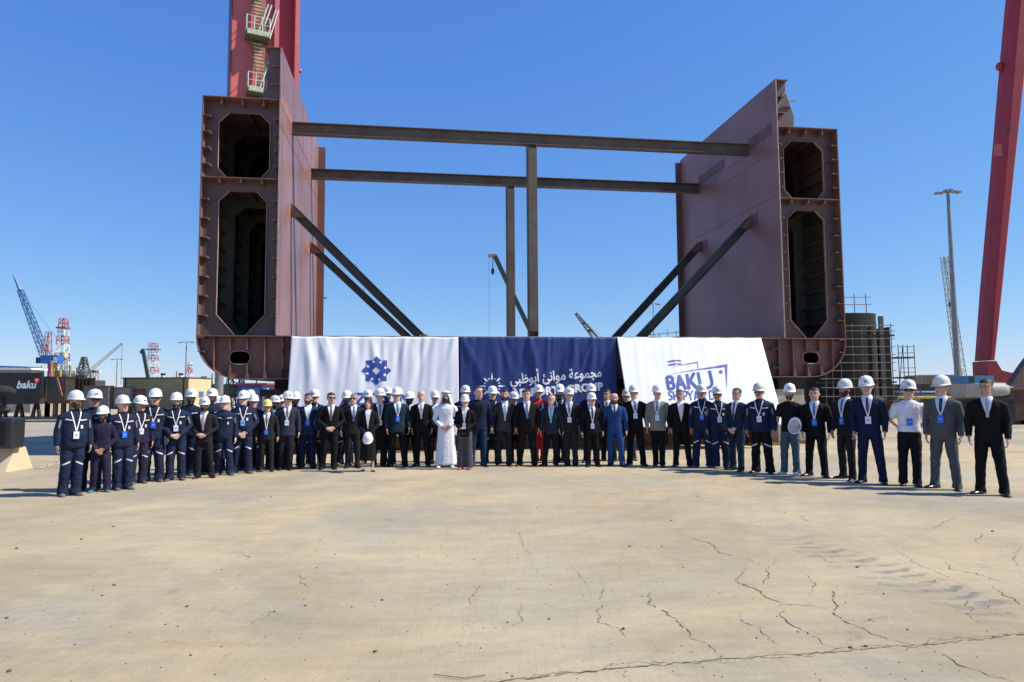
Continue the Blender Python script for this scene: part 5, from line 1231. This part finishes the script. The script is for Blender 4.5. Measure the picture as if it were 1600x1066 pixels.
    if badge:
        tr=tree; zb=bz+.0
        ly=get(('lan',pn,kind,zb),lambda:strip(tr,[[(-.078,1.478),(-.045,1.33),(0,zb)],[(.078,1.478),(.045,1.33),(0,zb)]],.016,.011,'lanyard')); oms('lanyard',ly,t,LAN)
        h_=tr.ray_cast(Vector((0,-1,zb-.03)),Vector((0,1,0)))[0]; h2=tr.ray_cast(Vector((0,-1,zb-.11)),Vector((0,1,0)))[0]; yb=min(h_.y if h_ else -.13,h2.y if h2 else -.13)-.016
        b_=om(link('badge',SH['badge'],t,(0,yb,zb)),{'w':BADGEW,'b':BADGEB,'l':BADGEL}[badge]); om(link('badge_print',SH['badgemark'],b_),BADGEL if badge!='l' else BADGEB)
    if fit=='skirt': pass
    tk='work' if work else ('jeans' if tc=='jeans' else 'std')
    tm=get(('tr',pn,tk),lambda:trouser_mesh(pn,tk)); tr_=om(link('trousers',tm,t),fab(tc,COL[tc]))
    if work and fit=='work':
        def kn():
            tt=bvh(tm); ln=[]
            for i,s_ in ((0,-1),(1,1)):
                k=leg_pts(P,i)[1]; ln.append([(k[0]-s_*.05,.60),(k[0]+s_*.065,.545)])
            return strip(tt,ln,.024,.006,'knee_band')
        oms('knee_band',get(('knee',pn),kn),tr_,REFL)
    sm=shoe or (SHOED if work else SHOEB)
    for i in (0,1):
        L=leg_pts(P,i)[2]; om(link('shoe',SH['shoe'],t,(L[0],L[1]+.0,0),(0,0,R(P['fy'][i]))),sm)
    return t
def held_helmet(p,loc,rot,label,sc_=1.0):
    """a helmet carried in a hand: a thing of its own"""
    s=p.scale.z; m_=Matrix.Rotation(p.rotation_euler.z,3,'Z'); w_=m_@(Vector(loc)*s)+p.location
    o=om(link('helmet',SH['helmet'],None,w_,(rot[0],rot[1],rot[2]+p.rotation_euler.z)),HELW); o.scale=(s,s,s)
    return tag(o,label,'helmet',None)
W_='workers in navy work suits and white helmets'; S_='guests in dark suits'
p=person
p('bearded man in navy work suit and white helmet, first at the left end',113,610,108,775.5,'down4','work','navywork',kind='workstout',beard='full',badge='w',sk=1,yaw=14,group=W_,hair='brown',bz=1.13)
p('moustached man in navy work suit standing behind the first man at the left end',143,608,142,0,'down1','work','navywork',depth=12.0,beard='mo',glass=True,sk=3,group=W_)
p('short man in purple navy coverall with clasped hands and teal shoes',159,634,154,769,'clasp2','cover','purplenavy',beard='full',glass=True,sk=3,shoe=SHOET,group=W_)
p('older man in navy work jacket with blue badge, right of the short man',194,617,189,766,'down4','work','navywork',badge='b',sk=0,yaw=22,hair='grey',group=W_,bz=1.14)
p('moustached man in navy work suit half hidden, with white badge low on his chest',214,618,214,756,'down1','work','purplenavy',badge='w',beard='mo',sk=1,yaw=18,hair='grey',group=W_,bz=1.16)
p('tall man in navy work suit and sunglasses with bright blue badge, sixth from the left',238,607,236,753,'down2','work','navywork',badge='b',glass=True,sk=1,beard='mo',group=W_,bz=1.19)
p('bearded man in navy work suit with clasped hands and white badge, seventh from the left',276,613,275,751,'clasp1','work','navywork',badge='w',beard='full',sk=2,group=W_,bz=1.16)
p('man in dark navy jacket and sunglasses behind the bearded man with clasped hands',294,607,294,0,'down4','work','navy',depth=14.0,beard='full',glass=True,sk=1,group=W_)
p('man in charcoal suit, white helmet and sunglasses with hands clasped, among the navy workers',318,620,318,747.5,'clasp3','suit','charcoal',beard='full',glass=True,tie='pink',sk=0,group=S_,vz=1.05)
p('bearded man in navy work suit peering over the charcoal suited man',330,607,332,0,'down2','work','navywork',depth=14.3,beard='full',sk=2,group=W_)
p('man almost hidden, only his white helmet showing beside the peering bearded man',339,619,341,0,'down1','work','navywork',depth=15.0,sk=1,group=W_)
p('clean shaven man in navy work suit without badge, arms at his sides',350,618,346,743,'down2','work','navywork',sk=2,group=W_)
p('broad tall man in navy work suit and sunglasses with light blue badge and clasped hands',379,610,376,740,'clasp2','work','navywork',kind='workstout',badge='l',glass=True,sk=2,group=W_,bz=1.19,width=1.04)
p('bearded man mostly hidden behind the broad man with light blue badge',388,609,390,0,'down3','work','navywork',depth=15.2,beard='full',sk=1,group=W_)
p('man in navy work jacket peeking out behind the broad man, under a blue truck cab',397,616,400,0,'down2','work','navywork',depth=14.7,glass=False,sk=1,group=W_)
p('short man in charcoal suit wearing the only yellow helmet, with blue badge',417,624,415,737,'down1','suit','charcoal',helm='y',tie='grey',badge='b',bz=1.07,hair='grey',sk=1,group=S_,vz=1.10)
p('man in sunglasses and dark suit just behind the yellow helmet',426,618,428,0,'down4','suit','black',depth=15.1,glass=True,sk=1,group=S_,beard='full')
p('hidden man of whom only a white helmet shows left of the grey suited man',438,617,440,0,'down1','suit','navy',depth=15.6,sk=1,group=S_)
p('man in slate grey suit, sunglasses and white badge, right of the yellow helmet',448,611,445,735,'down4','suit','slate',tc='charcoal',glass=True,tie='grey',badge='w',sk=2,group=S_,bz=1.17,vz=1.08)
p('man in dark sunglasses behind the shoulder of the slate suited man',459,612,461,0,'down3','work','navywork',depth=15.4,glass=True,sk=1,group=W_,beard='full')
p('bareheaded bearded man in blue suit with open white shirt and blue badge',481,614,477,732.5,'down2','suit','blue',tc='navy',helm=None,beard='full',badge='b',hair='brown',sk=1,group=S_,bz=1.14,vz=1.12,width=1.04)
p('helmeted man in navy work jacket behind the bareheaded man in the blue suit',492,608,494,0,'down1','work','navywork',depth=15.9,glass=True,badge='w',sk=1,group=W_,bz=1.25)
p('bareheaded man in dark suit and brown tie, sunglasses, hands clasped over his stomach',515,613,512,733.5,'clasp1','suit','black',helm=None,glass=True,tie='brown',hair='brown',sk=0,group=S_,vz=1.10,width=1.03)
b1=p('bearded helmeted man between the brown tie man and the grey haired man',541,610,538,0,'hold','work','navy',depth=15.9,beard='full',sk=3,group=W_)
held_helmet(b1,(-.26,-.1,.86),(R(100),0,R(-60)),'white helmet held low beside the brown tie man')
p('grey haired bareheaded man in black suit, blue tie and sunglasses beside the woman',551,614.5,548,731.5,'down2','suit','charcoal',helm=None,glass=True,tie='blue',hair='grey',sk=0,group=S_,vz=1.08)
p('man in white helmet hidden behind the long haired woman',575,609,577,0,'down1','suit','navy',depth=16.0,sk=3,group=S_,tie=None,badge=None)
p('man in black suit with white lanyard right of the long haired woman',591,607,592,729,'down1','suit','black',tie='grey',badge='w',sk=2,group=S_,bz=1.10,hair='grey')
p('bearded dark haired man in helmet behind, left of the teal suited man',608.5,604,606,0,'down4','work','navy',depth=16.0,beard='full',sk=1,group=W_)
p('man in teal blue suit with grey white helmet and bright blue badge',623,605,619,729.5,'wide','suit','teal',tc='black',badge='b',tie='blue',sk=0,group=S_,bz=1.17,vz=1.08,width=1.03)
p('dark skinned man in helmet between the teal suit and the bald man',641,612,642,0,'down3','suit','black',depth=15.9,sk=4,group=S_,beard='full')
p('bald man in dark suit with light grey tie, left of the white robe',658,610,662,728.5,'wide','suit','black',helm=None,style='none',tie='light',hair='grey',sk=0,group=S_,vz=1.08)
p('man in helmet and sunglasses with blue badge behind the white robed man',681,609.5,681,0,'down1','suit','black',depth=15.8,glass=True,badge='b',beard='mo',sk=1,group=S_,bz=1.12,hair='darkgrey')
p('tall man with white helmet far behind the woman in the grey trousers',725.5,602,727,0,'down2','work','navywork',depth=16.3,sk=1,group=W_)
p('tall bareheaded man in blue blazer and black shirt with one hand showing',744.5,603.5,749,729.5,'down1','suit','navy',tc='blue',helm=None,shirt='blackfab',hair='brown',style='hairthin',sk=0,group=S_,vz=1.0,width=1.07)
p('man in white helmet in front of the compass star of the navy banner',768.5,603,768,0,'down3','work','navywork',depth=16.0,sk=2,group=W_,badge='w',bz=1.2)
p('bareheaded bearded man in charcoal suit with pale blue tie, below the compass star',785,608,787,728.5,'down2','suit','darkgrey',tc='charcoal',helm=None,tie='lightblue',beard='full',sk=0,group=S_,vz=1.02)
p('smiling man in helmet and black jacket under the AD letters',804.5,612,805,0,'down4','suit','black',depth=15.9,sk=1,group=S_)
p('stocky bareheaded man in black suit and blue tie, in front of the man in red',822,608,825,728.5,'wide','suit','black',helm=None,tie='blue',kind='stout',hair='brown',sk=0,group=S_,vz=1.08,width=1.07)
p('man in red coverall with white reflective stripes and white helmet',842,601,843,0,'down1','cover','red',depth=16.1,sk=1,yaw=5,shoe=SHOEB,hair='grey')
p('short bald man in dark teal suit standing before the man in red',859,617,862,728.5,'down3','suit','teal',tc='black',helm=None,style='bald',tie='lightblue',hair='grey',sk=0,group=S_,vz=1.05)
p('bearded man in navy work jacket and helmet beneath the letter S',877,600,876,0,'behind','work','navywork',depth=16.0,beard='full',badge='w',sk=2,group=W_,bz=1.2)
p('man in dark grey suit and white helmet with white badge, beneath the letter G',891,605,894,728.5,'down4','suit','charcoal',tie='blue',badge='w',sk=0,hair='grey',group=S_,bz=1.15,vz=1.05)
p('tall dark haired man in helmet beneath the letters OU of GROUP',921,599.5,924,0,'down1','suit','navy',depth=16.0,badge='w',sk=3,group=S_,bz=1.2)
p('shorter man in dark suit and helmet with white badge low on his chest',925,613.5,925,729.5,'down1','suit','black',tie='navy',badge='w',sk=0,hair='grey',group=S_,bz=1.08,vz=1.06)
p('young bareheaded dark haired man behind, at the right edge of the navy banner',951,608,947,0,'down2','suit','black',depth=16.3,helm=None,tie='plaid',hair='black',sk=1,group=S_)
p('bald bearded man in bright blue suit with navy tie',960.5,614,962,729,'down2','suit','brightblue',helm=None,style='bald',beard='full',tie='navy',hair='brown',sk=0,group=S_,vz=1.24,width=1.03)
p('man in cream helmet mostly hidden where the navy and white banners meet',978,608,982,0,'down3','work','navywork',depth=16.4,helm='b',sk=1,group=W_)
p('tall man in black suit, striped shirt and white helmet with legs apart',993.5,601,995,727.5,'wide','suit','black',tie='grey',badge='w',sk=0,hair='grey',group=S_,bz=1.2,vz=1.08)
p('man in beige grey blazer over black trousers with white helmet and badge',1027,601,1031,728.5,'down4','suit','beigegrey',tc='black',tie='grey',badge='w',sk=0,hair='grey',group=S_,bz=1.16,vz=1.03,kind='stout')
p('bareheaded man in black blazer over a plain white t-shirt',1064,608,1067,729.5,'wide','suit','black',helm=None,hair='darkgrey',beard='mo',sk=1,group=S_,vz=.98)
p('man in navy work suit with bright blue badge, in front of the BAKU logo',1093.5,600,1103,731,'down3','work','navywork',badge='b',sk=1,group=W_,bz=1.18,glass=False,beard='mo')
p('man in navy work suit and grey white helmet with white badge, right of the logo',1123,603,1129,732,'down1','work','navywork',badge='w',sk=3,group=W_,bz=1.16,glass=True,hair='grey')
p('bareheaded man in dark teal suit and purple tie with hands joined, turned left',1149.5,606,1153,736,'clasp2','suit','teal',helm=None,tie='purple',hair='brown',style='hairthin',sk=0,group=S_,yaw=-35,vz=1.05)
p('man in cream helmet, sunglasses and navy work jacket over black trousers',1190,598,1193,739.5,'wide','work','navywork',tc='black',helm='b',badge='w',glass=True,beard='mo',sk=0,group=W_,bz=1.17,shoe=SHOEB,yaw=-15)
b2=p('bearded man in black polo shirt and blue jeans with white trainers',1232,599,1235,742,'hold','polo','black',tc='jeans',beard='full',hair='brown',sk=2,yaw=-12,shoe=SHOEW)
held_helmet(b2,HOLD,(R(-95),R(12),R(10)),'white helmet held at the side by the man in jeans')
p('bareheaded dark haired man in black suit with blue badge, right of the man in jeans',1274,605,1277,745.5,'wide','suit','black',helm=None,tie='blue',badge='b',sk=0,hair='black',group=S_,bz=1.15,vz=1.1,yaw=-12)
p('bald man in helmet and dark grey suit looking left, with blue badge',1321,592,1326,750,'wide','suit','charcoal',tie='blue',badge='b',beard='full',sk=1,hair='brown',group=S_,bz=1.14,vz=1.1,yaw=-32)
p('man in navy blue suit and helmet with white badge, sixth from the right end',1357,587,1365,756,'wide','suit','navy',tie='navy',badge='w',sk=0,hair='brown',group=S_,bz=1.15,vz=1.1,yaw=-10)
p('captain in white short sleeved shirt and black trousers, hands behind his back',1418,593,1422,759,'behind','shirt','white',tc='blackfab',badge='b',glass=True,sk=0,hair='black',bz=1.17,yaw=-10,width=1.05)
p('man in grey suit and white helmet with blue badge, second from the right end',1471,586.5,1481,765,'wide','suit','grey',tie='navy',badge='b',sk=0,hair='grey',kind='stout',group=S_,bz=1.20,vz=1.12,yaw=-14,width=1.02)
p('bareheaded dark haired man in black suit, last at the right end',1540,591.5,1553,774,'wide','suit','black',helm=None,tie='light',sk=1,hair='black',group=S_,vz=1.16,yaw=-12)

# epaulettes for the captain
cap_=[o for o in C.objects if o.get('label','').startswith('captain')][0]
jk=[o for o in cap_.children if o.name.startswith('shirt')][0]
for s_ in (-1,1): MB().box(s_*.15-.03,s_*.15+.03,-.03,.03,1.452,1.462).build('epaulette',fab('black',COL['black']),jk)

# the man in the white robe
def robe():
    P=POSES['clasp1']; mb=jacket_mb('clasp1','suit'); 
    rg=[(.07,.255,.17),(.09,.262,.175),(.35,.235,.16),(.65,.21,.145),(.85,.195,.132),(1.0,.18,.125)]
    rings=[]
    for z,rx,ry in rg:
        r=[]
        for k in range(40):
            t=2*PI*k/40; f=1+.035*math.sin(7*t+1)*(1-z/1.05)+.02*math.sin(13*t)*(1-z/1.1)
            r.append((rx*f*math.cos(t),ry*f*math.sin(t),z))
        rings.append(r)
    mb.loft(rings); mb.tube([(0,.012,1.44),(0,.012,1.50)],[.080,.072],14)
    return remesh(mb,.012,2,'robe',wr=.004,seed=4)
g_=gnd(699,730); s=(at(699,609,g_.y).z)/1.82
t=thing('person','man in long white robe and white headscarf with black band, hands clasped','person',(g_.x-.03,g_.y,0)); t.scale=(s*1.02,s*1.02,s)
om(link('body',get(('body','clasp1'),lambda:body_mesh('clasp1')),t),skin(1))
WR=fab('robe',(.74,.74,.80),.8,.03); WR2=fab('scarf',(.76,.76,.79),.8,.03)
om(link('robe',robe(),t),WR)
hr=(0,0,R(4))
for s_ in (-1,1):
    om(link('eye',SH['eye'],t,(s_*.032*HS,0,0),hr),EYEM); om(link('eyebrow',SH['brow'],t,(s_*.034*HS,0,0),hr),hairm('black'))
    om(link('shoe',SH['shoe'],t,(s_*.12,-.02,0),(0,0,s_*.3)),M('white_sandal',(.6,.6,.6),.6))
om(link('beard',SH['beard'],t,None,hr),hairm('black')); om(link('moustache',SH['moustache'],t,None,hr),hairm('black')); om(link('mouth',SH['mouth'],t,None,hr),LIPM)
m_=MB(); n=28; rings=[]
for z,rx,ry,cy,gap in ((1.30,.205,.10,.09,.95),(1.38,.19,.115,.06,.9),(1.46,.15,.12,.035,.85),(1.55,.118,.115,.02,.80),(1.64,.105,.115,.01,.72),(1.70,.100,.115,.008,.42),(1.735,.094,.108,.006,.0),(1.765,.072,.085,.006,.0),(1.785,.035,.045,.006,.0)):
    r=[]
    for k in range(n):
        t_=-PI/2+gap+(2*PI-2*gap)*k/(n-1); fw=.006*math.sin(k*1.7)*(1 if z<1.6 else .2); r.append(((rx+fw)*math.cos(t_),cy+(ry+fw)*math.sin(t_),z))
    rings.append(r)
m_.loft(rings,closed=False,cap=False)
m_.v=[hs(v) if v[2]>1.5 else (v[0]*1.06,v[1]*1.05,v[2]+.02) for v in m_.v]; me=m_.mesh('headscarf',[],smooth=True); o=om(link('headscarf',me,t),WR2); q=o.modifiers.new('s','SOLIDIFY'); q.thickness=.008
m_=MB(); pts=[(.101*math.cos(a),.116*math.sin(a)+.006,1.728-.008*math.sin(a)) for a in [2*PI*k/24 for k in range(25)]]; m_.tube(pts,.009,6); m_.v=[hs(v) for v in m_.v]; m_.build('head_band',fab('black',COL['black']),t)

# woman in helmet with wide grey trousers
g_=gnd(728,733.5); s=at(725,616,g_.y).z/1.855
t=thing('person','fair haired woman in black jacket, wide grey trousers, white helmet and red shoes','person',(g_.x-.02,g_.y+.05,0),R(-6)); t.scale=(s*.93,s*.93,s)
pn='clasp3'; om(link('body',get(('body',pn),lambda:body_mesh(pn)),t),skin(2)); full=get(('jfull',pn,'suit'),lambda:jacket_full(pn,'suit')); tree=get(('bvh',pn,'suit'),lambda:bvh(full))
a,b=get(('split',pn,'suit',1.16),lambda:split_v(full,.082,1.16,1.49)); om(link('jacket',a,t),fab('black',COL['black'])); sh=om(link('blouse',b,t),fab('s_white',COL['white'],.8,.03)); c=om(link('collar',SH['collar'],sh),fab('s_white',COL['white'],.8,.03)); c.scale=(1.25,1.2,1); c.location=(0,-.004,.005)
ly=strip(tree,[[(-.06,1.45),(0,1.14)],[(.06,1.45),(0,1.14)]],.014,.010,'lanyard'); oms('lanyard',ly,t,LAN); b_=om(link('badge',SH['badge'],t,(0,-.155,1.14)),BADGEW); om(link('badge_print',SH['badgemark'],b_),BADGEL)
m_=MB(); m_.loft([el_ring(0,0,z,rx,ry,18) for z,rx,ry in ((.80,.15,.11),(.88,.18,.125),(1.0,.165,.12))])
for s_ in (-1,1): m_.tube([(s_*.088,0,.9),(s_*.095,0,.5),(s_*.105,0,.04)],[.105,.105,.125],18)
om(link('trousers',remesh(m_,.012,3,'trousers',wr=.008,seed=3),t),fab('lightgrey',(.07,.07,.072)))
for s_ in (-1,1): om(link('shoe',SH['shoe'],t,(s_*.10,-.04,0),(0,0,s_*.2)),SHOER)
hr=(0,0,R(12)); om(link('helmet',SH['helmet'],t,(0,0,1.702),(R(4),0,R(12))),HELW); cm=cap_mesh(front=1.9,back=1.50,sc_=1.13,ears=1.56)
for v in cm.vertices: v.co=hs(v.co)
h=om(link('hair',cm,t,None,hr),hairm('blonde'))
om(link('mouth',SH['mouth'],t,None,hr),LIPM)
for s_ in (-1,1): om(link('eye',SH['eye'],t,rotz((s_*.032*HS,0,0),R(12)),hr),EYEM)
MB().box(-.10,.10,-.235,-.20,.90,1.0).build('dark_clutch',fab('blackfab',COL['blackfab']),t)

# woman with long dark hair and skirt, holding a helmet
g_=gnd(574,737); s=at(574,619,g_.y).z/1.82
t=thing('person','dark long haired woman in black jacket and long skirt with white blouse','person',(g_.x,g_.y+.05,0),R(6)); t.scale=(s*.90,s*.90,s); w1=t
pn='clasp2'; om(link('body',get(('body',pn),lambda:body_mesh(pn)),t),skin(0)); full=get(('jfull',pn,'suit'),lambda:jacket_full(pn,'suit'))
a,b=get(('split',pn,'suit',1.02),lambda:split_v(full,.082,1.02,1.49)); om(link('jacket',a,t),fab('blackfab',COL['blackfab'])); om(link('blouse',b,t),fab('s_white',COL['white'],.8,.03))
m_=MB(); rings=[]
for z,rx,ry in ((.26,.215,.165),(.28,.22,.17),(.5,.205,.155),(.75,.185,.135),(.95,.165,.12),(1.04,.15,.11)):
    rings.append([(rx*(1+.05*math.sin(11*q)*(1.1-z))*math.cos(q),ry*(1+.05*math.sin(11*q)*(1.1-z))*math.sin(q),z) for q in [2*PI*k/44 for k in range(44)]])
m_.loft(rings); om(link('skirt',remesh(m_,.012,1,'skirt'),t),fab('black',COL['black']))
for i in (0,1):
    L=leg_pts(POSES[pn],i)[2]; o=om(link('shoe',SH['shoe'],t,(L[0],L[1],0.0),(0,0,R(POSES[pn]['fy'][i]))),SHOEB); o.scale=(.85,.9,.6)
hr=(0,0,R(-4)); m_=MB(); n=24; rings=[]
for z,rx,ry,cy,gap in ((1.30,.10,.05,.075,.6),(1.36,.12,.075,.065,.75),(1.45,.118,.085,.05,.85),(1.55,.102,.10,.025,.85),(1.64,.092,.105,.01,.80),(1.70,.090,.108,.004,.50),(1.735,.086,.105,.004,.0),(1.765,.066,.082,.004,.0),(1.787,.03,.04,.004,.0)):
    rings.append([((rx+.004*math.sin(k*2.3))*math.cos(q),cy+ry*math.sin(q),z) for k,q in enumerate([-PI/2+gap+(2*PI-2*gap)*k/(n-1) for k in range(n)])])
m_.loft(rings,closed=False,cap=False); m_.v=[hs(v) if v[2]>1.5 else (v[0]*1.06,v[1]*1.05,v[2]+.02) for v in m_.v]; me=m_.mesh('hair',[],smooth=True); o=om(link('hair',me,t,None,hr),hairm('brown')); q=o.modifiers.new('s','SOLIDIFY'); q.thickness=.01
om(link('mouth',SH['mouth'],t,None,hr),LIPM)
for s_ in (-1,1): om(link('eye',SH['eye'],t,(s_*.032*HS,0,0),hr),EYEM); om(link('eyebrow',SH['brow'],t,(s_*.034*HS,0,0),hr),hairm('brown'))
held_helmet(w1,(.02,-.27,.80),(R(35),0,0),'white helmet held in front of the skirt by the long haired woman')
